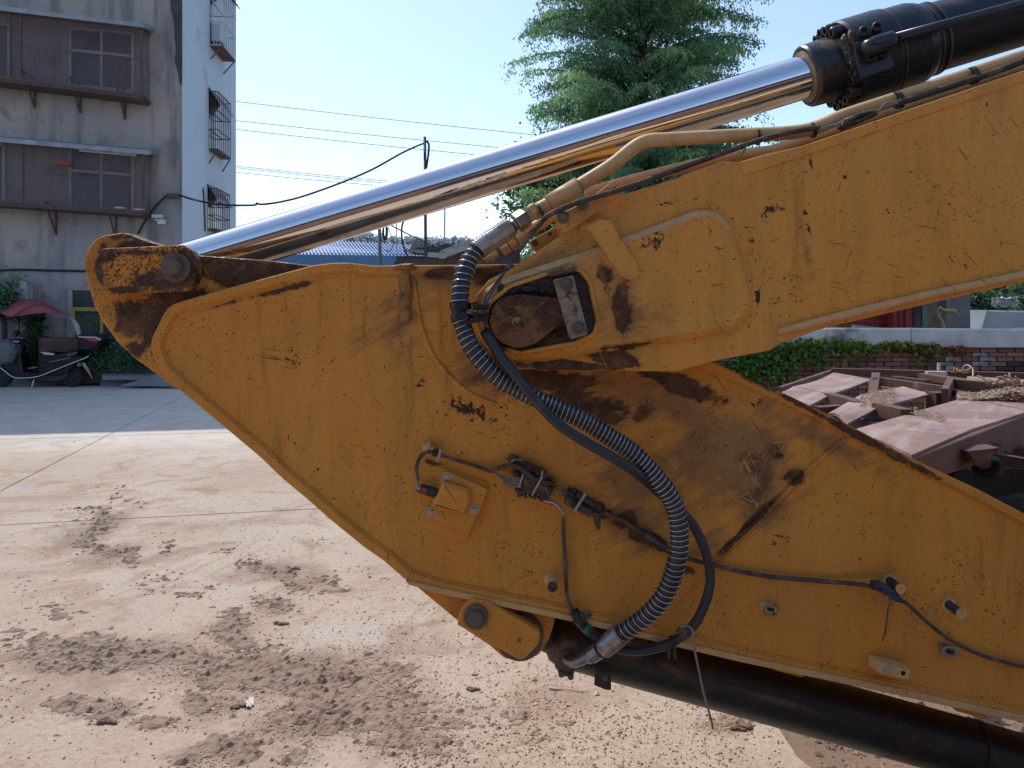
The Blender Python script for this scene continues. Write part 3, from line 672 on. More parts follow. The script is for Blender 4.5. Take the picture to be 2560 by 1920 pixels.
for i in range(31):                                   # faded characters on the strip
    if i in (9, 10, 19, 20): continue
    x = 204 + i * 4.35; y = 372.3 + i * .40 + (2 if i > 20 else 0)
    for k in range(3): m.slab([PF.P(x + random.uniform(0, 1.5), y + k * 1.5, .664), PF.P(x + random.uniform(2, 3.2), y + k * 1.5, .664), PF.P(x + 3, y + k * 1.5 + .8, .664), PF.P(x + .6, y + k * 1.5 + .8, .664)], PF.N * -.003)
m.build('characters', simple('sign_ink', (.05, .045, .045, 1), rough=.8), sg)
MB().lathe(PF.P(136, 408, .72), PF.E, [(0, .02), (.03, .05), (.30, .06), (.33, .02)], 12).build('red_bundle', simple('faded_red_cloth', (.24, .06, .055, 1), rough=.9), c2_)
for x, y in ((300, 520), (345, 524)): MB().ball(PF.P(x, y, .60), .07, 8, 5, (2.0, 1, .35), jit=.3).build('white_cloth', simple('pale_cloth', (.45, .43, .43, 1), rough=.9), c2_)
# security camera
sc = MB().box(PF.P(394, 541, .20), (.20, .12, .07)).box(PF.P(404, 555, .16), (.14, .10, .10)).bar(PF.P(400, 548, .0), PF.P(400, 548, .2), .03).bar(PF.P(386, 548, .16), PF.P(398, 552, .18), .03)
tag(sc.build('security_camera', simple('white_camera_plastic', (.62, .62, .64, 1), rough=.45)), 'small white camera fixed to the grey wall near its corner', 'camera')
# side wall windows with grilles
def grille(x0, y0, x1, y1, out, lab, awn=True, red=False):
    """window on the side wall with a steel cage standing out from it"""
    A0 = PS.P(x0, y0, .02); B0 = PS.P(x1, y0 + (y1 - y0) * .0, .02); z0 = A0.z; z1 = PS.P(x0, y1, .02).z
    Lw = 1.15; E = PS.E * Lw; N = PS.N * out; a = Vector((A0.x, A0.y, 0))
    w = MB().slab([a + Vector((0, 0, z1)), a + E + Vector((0, 0, z1)), a + E + Vector((0, 0, z0)), a + Vector((0, 0, z0))], PS.N * -.06).build('window', GLASS, bld, label=lab)
    f = MB(); cs = [a, a + E, a + E + N, a + N]
    for z in (z0, z1, z0 + (z1 - z0) * .33, z0 + (z1 - z0) * .66):
        for i in (0, 1, 2, 3): f.bar(cs[i] + Vector((0, 0, z)), cs[(i + 1) % 4] + Vector((0, 0, z)), .02)
    for k in range(8):
        p = a + N + E * k / 7; f.bar(p + Vector((0, 0, z1)), p + Vector((0, 0, z0)), .014)
    for k in range(1, 4):
        p = a + N * k / 4; f.bar(p + Vector((0, 0, z1)), p + Vector((0, 0, z0)), .014)
    f.build('grille', MET if not red else simple('pale_grille', (.5, .52, .56, 1), rough=.5), w)
    m = MB(); m.slab([c + Vector((0, 0, z1)) for c in cs], (0, 0, -.04)); m.build('grille_floor', simple('rusty_sheet', (.16, .09, .075, 1), (.08, .07, .07, 1), 10, .8) , w)
    if awn:
        m = MB(); t = Vector((0, 0, z0 + .10)); m.slab([a + t - E * .05, a + E * 1.05 + t, a + E * 1.05 + N * 1.35 + t - Vector((0, 0, .42)), a - E * .05 + N * 1.35 + t - Vector((0, 0, .42))], (0, 0, -.02)); m.build('awning', simple('brown_sheet', (.17, .15, .15, 1), (.08, .07, .07, 1), 5, .6), w)
    for k in (0, 1): p = a + E * k; MB().bar(p + N + Vector((0, 0, z1)), p + Vector((0, 0, z1 - .35)), .025).build('bracket', MET, w)
grille(523, 228, 560, 372, .20, 'window with an open brown grille, middle of the side wall'); grille(520, 470, 560, 572, .20, 'lowest grilled window of the side wall'); grille(526, -60, 570, 112, .30, 'top window with a white grille and air conditioner', red=True)
ac = MB().box(PS.P(548, 88, .16), (.22, .42, .42)); ac.build('air_conditioner', simple('ac_white', (.55, .58, .62, 1), rough=.5), bld)
MB().tube(catmull([PS.P(508, 470, .03), PS.P(511, 520, .03), PS.P(513, 578, .03)], 4), .018, 6).build('drain_pipe', MET, bld)
# yellow framed shop window
d_ = fpoly(PF, [(178, 727), (300, 729), (300, 905), (178, 903)], .02, .05, simple('dark_interior', (.02, .026, .036, 1), (.035, .045, .05, 1), 3, .25), 'door', bld, label='dark doorway with a yellow frame')
YEL = simple('yellow_frame_paint', (.40, .33, .03, 1), (.30, .25, .04, 1), 9, .5)
for q in ([(180, 768), (300, 768), (300, 778), (180, 778)], [(180, 778), (187, 778), (187, 903), (180, 903)], [(250, 778), (257, 778), (257, 903), (250, 903)]): fpoly(PF, q, .06, .04, YEL, 'frame_bar', d_)
fpoly(PF, [(168, 722), (180, 722), (180, 905), (168, 905)], .07, .06, REND, 'door_jamb', d_); fpoly(PF, [(168, 716), (304, 718), (304, 727), (168, 725)], .07, .06, REND, 'lintel', d_)
LEAFP = simple('green_leaf_print', (.045, .10, .06, 1), (.02, .05, .04, 1), 8, .5)
m = MB(); random.seed(4)
for i in range(60):
    x = random.uniform(192, 246); y = random.uniform(782, 850); a_ = random.uniform(-.5, .5)
    m.slab([PF.P(x - 9, y, .026), PF.P(x, y - 2.0 + a_, .026), PF.P(x + 9, y + a_ * 3, .026), PF.P(x, y + 2.0, .026)], PF.N * -.003)
m.build('leaf_print', LEAFP, d_)
# cables on the facade
def wire(name, pts, r, mat, label, cat='cable', group=None, sides=5, n=6, k=8):
    return tag(MB().tube(catmull(pts, n), r, sides).build(name, mat), label, cat, group)
DK = simple('dark_cable', (.012, .015, .018, 1), None, rough=.5)
wire('facade_cable', [PF.P(-60, 680, .04), PF.P(40, 674, .04), PF.P(120, 676, .04), PF.P(215, 678, .04), PF.P(340, 684, .04)], .022, DK, 'dark cable running level along the grey wall above the scooter')
P2 = [PF.P(345, 585, .05), PF.P(362, 555, .05), PF.P(382, 525, .05), PF.P(408, 497, .06), PF.P(422, 488, .10), PF.P(452, 489, .12), PS.P(470, 495, .4)]
wire('service_cable', P2 + [W(510, 505, 16.4), W(560, 512, 15.9), W(633, 513, 15.5), W(642, 508, 15.5), W(655, 511, 15.5), W(700, 505, 15.3), W(760, 490, 15.2), W(850, 458, 15.1), W(930, 424, 15.0), W(1000, 385, 15), W(1040, 366, 15), W(1060, 358, 15)], .022, DK, 'thick black cable swinging from the building corner to the pole top')
fpoly(PF, [(416, 484), (446, 484), (446, 494), (416, 494)], .16, .12, MET, 'cable_bracket', bld)
# air conditioner at ground level
tag(MB().slab([PF.P(28, 702, .42), PF.P(66, 704, .42), PF.P(68, 748, .42), PF.P(28, 750, .42)], PF.N * -.3, .01).build('air_conditioner', simple('ac_grey', (.40, .43, .46, 1), (.3, .32, .35, 1), 3, .5)), 'grey white air conditioner box on the wall above the red canopy', 'air conditioner')

# low planter, steps and brick base in front of the building
BRK0 = simple('brown_planter_brick', (.16, .10, .075, 1), (.10, .065, .055, 1), 5, .9, bump=.4)
tag(MB().slab([PF.P(96, 845, .45), PF.P(262, 845, .45), PF.P(262, 958, .45), PF.P(96, 958, .45)], PF.N * -.35, .01).build('planter_wall', BRK0), 'low brown planter wall behind the scooter seat', 'planter')
tag(MB().slab([PF.P(330, 905, .5), PF.P(452, 905, .5), PF.P(452, 962, .5), PF.P(330, 962, .5)], PF.N * -.4, .01).build('planter_wall', simple('red_brown_base', (.17, .11, .085, 1), (.12, .09, .075, 1), 4, .9)), 'low reddish wall base just left of the excavator nose', 'planter')
gs = simple('grey_kerb_stone', (.27, .26, .26, 1), (.20, .19, .19, 1), 4, .9, bump=.3)
kb = MB().slab([PF.P(255, 934, .75), PF.P(392, 934, .75), PF.P(400, 940, .95), PF.P(255, 940, .95)], (0, 0, -.08)); kb.slab([W(300, 964, 15.2), W(392, 937, 15.6), W(452, 966, 15.2)], (0, .25, 0)); kb.slab([W(250, 952, 15.8), W(452, 950, 15.8), W(452, 966, 15.7), W(250, 966, 15.7)], (0, .2, 0))
tag(kb.build('concrete_ramp', gs), 'small grey concrete ramp and kerb at the foot of the building', 'ramp')

# ------------------------------------------------------------------ foliage
def leafcards(n_pos, pos, size, droop, seed, tint, elong=2.6, up=None):
    """n small pointed leaves (4 verts); pos (n,3)"""
    r = np.random.default_rng(seed); n = len(pos)
    d = r.normal(size=(n, 3)); d[:, 2] = d[:, 2] * .5 - droop; d /= np.linalg.norm(d, axis=1, keepdims=True)
    w = np.cross(d, r.normal(size=(n, 3))); w /= np.linalg.norm(w, axis=1, keepdims=True)
    s = size * (.6 + .8 * r.random((n, 1)))
    V = np.stack([pos, pos + d * s * .5 + w * s / elong * .5, pos + d * s, pos + d * s * .5 - w * s / elong * .5], 1)
    Fc = np.arange(4 * n).reshape(n, 4); return V.reshape(-1, 3), Fc, np.repeat(tint, 4, 0)
LEAF = tinted('conifer_foliage', (.19, .34, .21, 1), .6, .5)
LEAF2 = tinted('broad_foliage', (.055, .12, .035, 1), .55, .35)
LEAF3 = tinted('shrub_foliage', (.075, .145, .085, 1), .6, .3)
IVYM = tinted('ivy_leaf', (.115, .27, .075, 1), .45, .3)
BARK = simple('bark', (.075, .055, .045, 1), (.045, .035, .03, 1), 12, .95, bump=.6)
def conifer(px, D, z_top, z_bot, rad, seed, label, nlimb=210, group=None, extra=()):
    r = np.random.default_rng(seed); x0 = (px - CX) / F * D
    root = empty('conifer_tree', (x0, D, 0), label, 'tree', group)
    tr = MB(); tr.tube([Vector((x0 + .05 * math.sin(z), D, z)) for z in np.linspace(0, z_top, 14)], .21, 10, rf=lambda t, i: 1.05 - t); tr.build('trunk', BARK, root)
    lim = MB(); pts = []; tint = []
    jobs = []
    for i in range(nlimb):
        t = (i + r.random()) / nlimb; z = z_bot + (z_top - z_bot) * t
        jobs.append((z, r.random() * 6.283, rad * (1 - t) ** .42 * (.62 + .50 * r.random()), .34 + .3 * r.random()))
    jobs += list(extra)
    for (z, a, Ln, rise) in jobs:
        dx, dy = math.cos(a), math.sin(a); pth = []
        tone = .58 + .85 * r.random() ** 1.8  # limb tint contrast stands in for sunlit and shaded clumps
        for k in range(9):
            s = k / 8; pth.append(Vector((x0 + dx * Ln * s, D + dy * Ln * s, z + Ln * (rise * s - .28 * s * s * s))))
        lim.tube(pth, .045, 4, rf=lambda t, i: 1.05 - t, caps=False)
        nb = int(15 + Ln * 12)
        for k in range(nb):
            s = .14 + .86 * (k + r.random()) / nb; f = s * 8; i0 = min(7, int(f)); p = pth[i0].lerp(pth[i0 + 1], f - i0)
            side = 1 if k % 2 else -1; lb = (.30 + .55 * r.random()) * (1.15 - .55 * s); ang = a + side * (.7 + .5 * r.random())
            bx, by = math.cos(ang), math.sin(ang); nn = 23; q = np.linspace(.08, 1, nn)
            P = np.stack([p.x + bx * lb * q, p.y + by * lb * q, p.z + lb * (.12 * q - (.45 + .6 * r.random()) * q * q)], 1)
            P += r.normal(size=P.shape) * .035; pts.append(P)
            tn = tone * (.75 + .5 * r.random()); g = 1 + .25 * r.random()
            yl = max(0, tone - .8) * .55; tint.append(np.tile([[tn * (.85 + .3 * r.random() + yl), tn * g, tn * (1 - yl * .5)]], (nn, 1)))
    lim.build('limb', BARK, root)
    pos = np.concatenate(pts); tint = np.concatenate(tint)
    V, Fc, C = leafcards(len(pos), pos, .082, 1.2, seed + 1, tint, 2.6)
    npmesh('crown', V, Fc, LEAF, root, colors=C); return root
Zp = lambda py, D: H - (py - HY) / F * D
conifer(1598, 18, 18.5, 2.3, 3.05, 21, 'tall feathery dark green conifer rising behind the chrome rod', 470,
        extra=[(5.0, 3.25, 3.5, .16), (5.1, 3.4, 3.3, .14), (5.3, 3.05, 3.2, .16), (5.2, -.15, 3.9, .12), (5.1, .1, 3.7, .14), (5.6, -.3, 3.4, .14), (7.2, 3.2, 3.0, .3), (8.4, -.2, 2.8, .4)])
def bushy(name, c, rx, rz, n, size, seed, mat, label, cat, ry=None, trunk=None, group=None, clumps=26, tone=(.6, .9), flat=False):
    r = np.random.default_rng(seed); root = empty(name, (c[0], c[1], 0), label, cat, group); ry = ry or rx
    cc = r.normal(size=(clumps, 3)); cc /= np.linalg.norm(cc, axis=1, keepdims=True); cc *= (.35 + .6 * r.random((clumps, 1)))
    k = r.integers(0, clumps, n); d = r.normal(size=(n, 3)) * .22; pos = (cc[k] + d) * np.array([[rx, ry, rz]]) + np.array([c])
    pos[:, 2] = np.maximum(pos[:, 2], .02); tn = (tone[0] + tone[1] * r.random(clumps))[k][:, None] * (.8 + .4 * r.random((n, 1)))
    V, Fc, C = leafcards(n, pos, size, .25, seed + 1, tn * np.array([[1, 1, .9]]), 1.9)
    if trunk:
        m = MB(); m.tube([Vector((c[0], c[1], 0)), Vector((c[0] + .03, c[1], c[2] * .6)), Vector((c[0], c[1], c[2]))], trunk, 7)
        for j in range(8): m.tube([Vector((c[0], c[1], c[2] * .7)), Vector(tuple(cc[j] * np.array([rx, ry, rz]) * .8 + np.array(c)))], trunk * .4, 4)
        m.build('trunk', BARK, root)
    npmesh('crown', V, Fc, mat, root, colors=C); return root
q = W(1400, 500, 23); bushy('broadleaf_tree', (q.x, q.y, q.z), 1.6, 1.5, 9000, .16, 41, LEAF2, 'rounder green tree at the left foot of the conifer', 'tree', trunk=.12, clumps=60)
q = W(1560, 440, 21); bushy('broadleaf_tree', (q.x, q.y, q.z), 1.2, .6, 4000, .17, 43, LEAF2, 'low bright green tree glimpsed under the bent yellow pipe', 'tree', trunk=.1, tone=(1.0, .9))
q = W(8, 745, 15.6); bushy('small_tree', (q.x, q.y, q.z), .42, .42, 2200, .10, 45, LEAF3, 'small dark green tree at the left edge beside the red canopy', 'tree', trunk=.05, tone=(.8, 1.0))
q = W(90, 850, 16.0); bushy('shrub', (q.x, q.y, q.z), .28, .70, 1800, .07, 47, LEAF3, 'narrow leafy shrub seen between the scooter handlebar and seat', 'shrub', ry=.15, tone=(.5, .8))
q = W(262, 898, 15.7); bushy('shrub', (q.x, q.y, q.z), .55, .45, 2600, .06, 49, LEAF3, 'sparse grey green shrub between the scooter box and the excavator nose', 'shrub', ry=.2, tone=(.7, 1.0))
q = W(345, 890, 15.7); bushy('shrub', (q.x, q.y, q.z), .55, .35, 2200, .06, 51, LEAF3, 'loose shrub just left of the excavator nose', 'shrub', ry=.2, tone=(.6, 1.0))

# ------------------------------------------------------------------ brick wall with coping and ivy
WD = 11.0; wall = empty('brick_wall', W(2200, 1049, WD) * 1.0, 'red brown brick wall with a pale concrete coping behind the broken trailer', 'wall'); wall.location.z = 0
WX0, WX1 = 2.2, 11.5; zc = 1.03
MB().box(((WX0 + WX1) / 2, WD + .135, (zc - .0) / 2), (WX1 - WX0, .23, zc)).build('mortar_core', simple('dark_mortar', (.050, .036, .034, 1), (.09, .07, .065, 1), 6, .95), wall)
cp = simple('weathered_coping', (.66, .64, .60, 1), (.46, .44, .42, 1), 2.6, .9, bump=.6, bscale=14, dirt=(.14, .14, .15, 1), dthr=.53, dscale=1.3)
x = WX0; random.seed(8); k = 0
while x < WX1:
    w_ = random.uniform(1.6, 2.4); xa = min(x + w_, WX1 + .2); hh = random.uniform(-.012, .012)
    MB().slab([Vector((x, WD - .09, zc + .003)), Vector((xa - .008, WD - .09, zc + .003)), Vector((xa - .008, WD - .09, 1.30 + hh)), Vector((x, WD - .09, 1.31 + hh * .5))], (0, .45, 0), .015).build('coping_block', cp, wall); x = xa
BR = simple('red_brown_brick', (.30, .145, .110, 1), (.20, .105, .088, 1), 5, .92, bump=.5, bscale=50, rand=.38)
BRW = simple('whitewashed_brick', (.42, .44, .48, 1), (.15, .08, .07, 1), 9, .9, bump=.4)
BRD = simple('sooty_brick', (.045, .038, .038, 1), (.07, .045, .04, 1), 6, .92, bump=.4)
bmb = MB().slab([Vector((-.117, -.012, -.029)), Vector((.117, -.012, -.029)), Vector((.117, -.012, .029)), Vector((-.117, -.012, .029))], (0, .05, 0), .004)
meB = []
for mt_ in (BR, BRW, BRD): me = bmb.mesh('brick'); me.materials.append(mt_); meB.append(me)
rows = 14; n = 0; stuffb = MB(); xe = (2590 - CX) / F * WD
def whit(px, py):
    return any((abs(px - a) < c and abs(py - b) < d) for a, b, c, d in ((2375, 915, 22, 22), (2468, 895, 22, 18), (2145, 925, 20, 10), (2385, 890, 10, 8)))
for rI in range(rows):
    z = zc - .034 - rI * .066; off = (.125 if rI % 2 else 0) + random.uniform(-.012, .012); x = WX0 + .12 + off
    while x < WX1 - .12:
        px, py = proj(x, WD, z); jz = random.uniform(-.003, .003); jy = random.uniform(-.006, .006)
        if rI < 9 and 1760 < px < 2600 and n < 300 and not (rI > 6 and px > 2200):
            v = 1 if (whit(px, py) and random.random() < .8) else (2 if (px > 2500 and py > 905) or random.random() < .06 else 0)
            o = place('brick', meB[v], (x, WD, z + jz), wall, rot=(0, random.uniform(-.01, .01), random.uniform(-.01, .01)), scale=(random.uniform(.94, 1.01), 1, random.uniform(.93, 1.03))); o.location.y += jy; n += 1
        else: stuffb.box((x, WD + .005 + jy, z + jz), (.234, .03, .058))
        x += .25
tag(stuffb.build('brickwork', BR, wall), kind='stuff')
# ivy: leaves on trailing stems
r = np.random.default_rng(77); ivy = empty('ivy', (4.2, WD - .05, 0), 'green creeper with red tips hanging over the brick wall', 'climbing plant'); P = []; T = []
st = MB()
def strand(px, py, ln, dense, red=0.0, yel=0.0):
    x, z = (px - CX) / F * WD, Zp(py, WD); m_ = max(4, int(ln * dense)); zz = np.linspace(z, z - ln, m_)
    xx = x + np.cumsum(r.normal(size=m_) * .012); yy = WD - .10 - .05 * r.random(m_); P.append(np.stack([xx, yy, zz], 1))
    g = .45 + .8 * r.random((m_, 1)); base = np.concatenate([g * (.75 + .5 * r.random((m_, 1))), g, g * .8], 1)
    if yel: base = base * (1 - yel) + yel * np.array([[3.0, 1.6, .5]]) * g
    if red: base = base * (1 - red) + red * np.array([[4.2, .55, 1.1]]) * g
    T.append(base); st.tube([Vector((xx[0], WD - .06, z)), Vector((float(xx[m_ // 2]), WD - .07, float(zz[m_ // 2]))), Vector((float(xx[-1]), WD - .07, z - ln))], .004, 4, caps=False)
for i in range(125):
    px = r.uniform(1780, 2055); top = 905 - max(0, (px - 1790)) * .32 if px < 1960 else 850; strand(px, max(842, top) + r.uniform(-6, 22), r.uniform(.08, .60) * (1.1 - (px - 1780) / 420), 42, 0, .1 * (px > 1980))
for i in range(60):
    px = r.uniform(2040, 2300); strand(px, 866 + r.uniform(-6, 8), r.uniform(.02, .10), 60, 0, .12)
for px, l in ((2056, .42), (2085, .35), (2105, .40), (2135, .30), (2175, .22), (2290, .30), (2300, .32), (2320, .30), (2336, .33), (1985, .6), (1900, .75), (1875, .7), (1862, .8), (1950, .7), (1925, .6), (2030, .55)):
    for k in range(1 if px > 2040 else 2): strand(px + r.uniform(-5, 5), 862, l * r.uniform(.7, 1), 60, 0, .15)
for i in range(90): px = r.uniform(2010, 2330); strand(px, 846 + (px - 2010) * .05 + r.uniform(-5, 5), .05, 70, .0, .55)
for i in range(70): px = r.uniform(2180, 2420); strand(px, 862 + r.uniform(-7, 8) + (8 if px > 2330 else 0), .04, 60, .75, .1)
V, Fc, C = leafcards(0, np.concatenate(P), .062, .35, 5, np.concatenate(T), 1.25)
tag(st.build('stem', BARK, ivy), kind='stuff'); tag(npmesh('leaves', V, Fc, IVYM, ivy, colors=C), kind='stuff')

# ------------------------------------------------------------------ things beyond the wall
RED = simple('red_container_paint', (.30, .028, .026, 1), (.20, .022, .022, 1), 2, .5, dirt=(.12, .05, .04, 1), dthr=.6, dscale=2)
ORG = simple('orange_red_panel', (.50, .11, .06, 1), (.40, .08, .05, 1), 3, .5)
D1 = 14.5
rc = empty('red_truck', W(2250, 1000, D1), 'red truck body with railings parked beyond the brick wall', 'truck'); rc.location.z = 0
MB().slab([W(2236, 690, D1), W(2330, 690, D1), W(2330, 825, D1), W(2236, 825, D1)], (0, 2.2, 0), .02).build('cab', RED, rc)
MB().slab([W(2090, 700, D1 + .6), W(2236, 700, D1 + .6), W(2236, 830, D1 + .6), W(2090, 830, D1 + .6)], (0, 2.0, 0), .02).build('load_bed', ORG, rc)
m = MB()
for i in range(15): x = 2095 + i * 9.5; m.bar(W(x, 760, D1 + .3), W(x, 830, D1 + .3), .025)
m.bar(W(2090, 786, D1 + .28), W(2236, 786, D1 + .28), .04).bar(W(2090, 800, D1 + .28), W(2236, 806, D1 + .28), .03); m.build('railing', RED, rc)
MB().slab([W(2285, 745, D1 - .03), W(2303, 745, D1 - .03), W(2303, 818, D1 - .03), W(2285, 818, D1 - .03)], (0, .02, 0)).build('door_gap', GLASS, rc)
MB().slab([W(2306, 765, D1 - .03), W(2326, 765, D1 - .03), W(2326, 818, D1 - .03), W(2306, 818, D1 - .03)], (0, .02, 0)).build('window', simple('greenish_glass', (.10, .15, .15, 1), rough=.2), rc)
for x in (2252, 2266): MB().bar(W(x, 700, D1 - .04), W(x, 820, D1 - .04), .03).build('grab_rail', RED, rc)
tag(MB().slab([W(2136, 812, 12.2), W(2210, 820, 12.2), W(2330, 828, 12.2), W(2330, 831, 12.2), W(2135, 826, 12.2)], (0, .1, 0)).build('white_board', simple('grey_white_board', (.35, .34, .33, 1), rough=.8)), 'pale board leaning behind the wall top', 'board')
WOOD = simple('grey_brown_wood', (.16, .115, .075, 1), (.10, .075, .055, 1), 8, .85)
tag(MB().bar(W(2333, 690, 11.9), W(2328, 1040, 11.9), .09).build('wooden_post', WOOD), 'thin brown post standing right of the red truck', 'post')
tag(MB().slab([W(2392, 700, 12.5), W(2426, 700, 12.5), W(2428, 1000, 12.5), W(2392, 1000, 12.5)], (0, .3, 0), .01).build('concrete_pillar', simple('grey_pillar', (.22, .21, .20, 1), (.15, .14, .14, 1), 3, .9)), 'grey concrete pillar beyond the wall', 'pillar')
sh = MB().box(W(2360, 760, 15.5) + Vector((0, .8, 0)), (.95, 1.2, 2.6)); tag(sh.build('dark_shed', simple('dark_blue_shed', (.05, .06, .085, 1), (.03, .035, .05, 1), 3, .7)), 'dark narrow shed between the post and the pillar', 'shed')
ya = MB().tube(catmull([W(2350, 768, 11.95), W(2356, 775, 11.95), W(2372, 777, 11.95), W(2386, 777, 11.95), W(2388, 784, 11.95)], 4), .030, 8); ya.tube(catmull([W(2350, 772, 12), W(2346, 790, 12), W(2356, 810, 12), W(2358, 826, 12)], 4), .03, 6)
tag(ya.build('yellow_pump_handle', simple('yellow_enamel', (.42, .27, .05, 1), rough=.5)), 'yellow curved metal arm above the wall beside the post', 'machine arm')
tag(MB().slab([W(2470, 775, 14), W(2620, 778, 14), W(2620, 830, 14), W(2455, 826, 14)], (0, 1.6, 0), .03).build('white_van', simple('white_van_paint', (.36, .40, .42, 1), (.27, .30, .32, 1), 2, .5)), 'white van roof showing over the wall at the right edge', 'van')
m = MB(); g_ = [[W(2482 + i * 7, 752 - i * .3 + j * 2.2, 14.2 + j * .07) + Vector((random.uniform(-.03, .03), random.uniform(-.05, .05), .05 + random.uniform(-.035, .045))) for i in range(10)] for j in range(10)]
for j in range(9):
    for i in range(9): m.add([g_[j][i], g_[j][i + 1], g_[j + 1][i + 1], g_[j + 1][i]], [[0, 1, 2, 3]])
o = m.build('plastic_sheet', simple('crumpled_white_sheet', (.55, .56, .58, 1), (.40, .41, .44, 1), 5, .5)); md = o.modifiers.new('thickness', 'SOLIDIFY'); md.thickness = .004; tag(o, 'crumpled white sheet lying on the van', 'sheet')
for (px, py, D, rx, rz, n, sz, sd_, lab) in ((2520, 715, 19, 1.5, 1.1, 9000, .15, 61, 'dark green tree beyond the wall at the right edge'), (2440, 790, 17, .6, .7, 3500, .12, 63, 'dark bush between the pillar and the white van'), (2640, 760, 17, 1.2, 1.2, 4000, .15, 65, 'dark tree cut by the right edge of the picture')):
    q = W(px, py, D); bushy('dark_tree', (q.x, q.y, q.z), rx, rz, n, sz, sd_, LEAF3, lab, 'tree', trunk=.1, clumps=40, tone=(.7, 1.1))

# ------------------------------------------------------------------ broken flatbed trailer
TZ = 1.03
RUST = Mt('rusty_deck_plate'); tt_ = RUST
c = tt_.mix(tt_.ramp(tt_.noise(1.6, 6, .65, .5), .38, .62), (.175, .088, .062, 1), (.32, .20, .160, 1))
c = tt_.mix(tt_.ramp(tt_.noise(5, 7, .68), .54, .68), c, (.36, .27, .20, 1)); c = tt_.mix(tt_.ramp(tt_.noise(50, 4, .7), .60, .72, 0, .5), c, (.13, .07, .06, 1))
c = tt_.mix(tt_.ramp(tt_.noise(1, 4, .6, vec=tt_.aniso((9, .8, 1), 35, 'Z')), .50, .66, 0, .65), c, (.42, .33, .28, 1))
tt_.link(c, 'Base Color'); tt_.b.inputs['Roughness'].default_value = .62; tt_.bump(tt_.noise(9, 5), .25, .02); RUST = RUST.m
RUSTD = simple('rusty_frame_steel', (.090, .036, .026, 1), (.13, .058, .040, 1), 5, .75, bump=.3, dirt=(.24, .17, .12, 1), dthr=.6, dscale=6)
SAND = mud_mat('sandy_debris', (.44, .34, .25, 1), (.36, .27, .19, 1), (.26, .18, .12, 1), 2)
tl = empty('flatbed_trailer', (2.4, 4.6, 0), 'rusty red brown flatbed trailer with torn and missing deck plates', 'trailer')
def deck(pts, th=.014, dz=(0,), name='deck_plate', mat=RUST, seg=6, sag=0.0, label=None):
    """a deck plate between 4 corners measured on the deck plane, subdivided and buckled"""
    dz = list(dz) * 4 if len(dz) == 1 else dz
    C = [G(x, y, TZ + d) for (x, y), d in zip(pts, dz)]; m = MB(); n_ = seg; vs = []
    for j in range(n_ + 1):
        for i in range(n_ + 1):
            u, v = i / n_, j / n_; p = C[0].lerp(C[1], u).lerp(C[3].lerp(C[2], u), v)
            vs.append(p + Vector((0, 0, sag * math.sin(math.pi * u) * (.6 + .4 * math.cos(math.pi * v)))))
    fs = [[j * (n_ + 1) + i, j * (n_ + 1) + i + 1, (j + 1) * (n_ + 1) + i + 1, (j + 1) * (n_ + 1) + i] for j in range(n_) for i in range(n_)]
    m.add(vs, fs, False); o = m.build(name, mat, tl, label=label); md = o.modifiers.new('thickness', 'SOLIDIFY'); md.thickness = th; md.offset = 0; return o
deck([(1920, 992), (1984, 968), (2075, 989), (2020, 1018)], sag=-.01)
deck([(1986, 967), (2078, 932), (2182, 950), (2077, 988)], sag=-.015)
deck([(2071, 1037), (2118, 1062), (2194, 1022), (2150, 990)], sag=.022, label='buckled deck plate covered with sand'); deck([(2150, 990), (2194, 1022), (2331, 986), (2259, 968)], sag=-.02)
deck([(2120, 1082), (2279, 1141), (2423, 1079), (2268, 1039)], sag=.012); deck([(2269, 1038), (2424, 1078), (2575, 1030), (2411, 997)], sag=-.012); deck([(2411, 996), (2575, 1029), (2760, 975), (2580, 960)], sag=0)
def rail(a, b, w=.08, h=.10, dz=-.03, name='frame_beam', mat=RUSTD): return MB().bar(G(*a, TZ) + Vector((0, 0, dz)), G(*b, TZ) + Vector((0, 0, dz)), w, h).build(name, mat, tl)
# side beam with depth under the near edge
A0, A1, A2 = G(2279, 1141, TZ), G(2424, 1079, TZ), G(2600, 1020, TZ); ex = (A0 - A1).normalized()
m = MB(); S0 = A0 + ex * .02; S2 = A2
m.slab([S0 + Vector((.0, -.012, -.005)), A2 + Vector((0, -.012, -.005)), A2 + Vector((0, -.012, -.20)), S0 + Vector((0, -.012, -.11))], (-.05, .09, 0), .004); m.build('side_beam', RUSTD, tl)
rail((1920, 990), (2120, 1083), .05, .09, -.06); rail((2078, 932), (2790, 950), .06, .05, .015); rail((1950, 976), (2078, 932), .03, .03, .01); rail((2330, 946), (2795, 975), .05, .09, -.06)
rail((2075, 990), (2150, 1012), .07, .06, -.01); rail((2194, 1022), (2268, 1040), .07, .07, .0); rail((2187, 948), (2360, 972), .05, .14, -.05); rail((2360, 972), (2480, 1000), .05, .10, -.04)
rail((2040, 1015), (2100, 1010), .06, .05, -.03); rail((2200, 962), (2240, 970), .05, .06, -.04); rail((2232, 946), (2320, 956), .05, .08, -.02); rail((2310, 944), (2425, 962), .10, .05, .01); rail((2330, 986), (2356, 990), .09, .12, -.04)
rail((2362, 1000), (2378, 966), .04, .10, .02, 'upright_plate'); rail((2378, 968), (2560, 985), .05, .06, .03)
for a_, b_ in (((2130, 1075), (2060, 1000)), ((2230, 1060), (2130, 990)), ((2340, 1030), (2230, 975)), ((2430, 1005), (2310, 962))): rail(a_, b_, .06, .10, -.16)
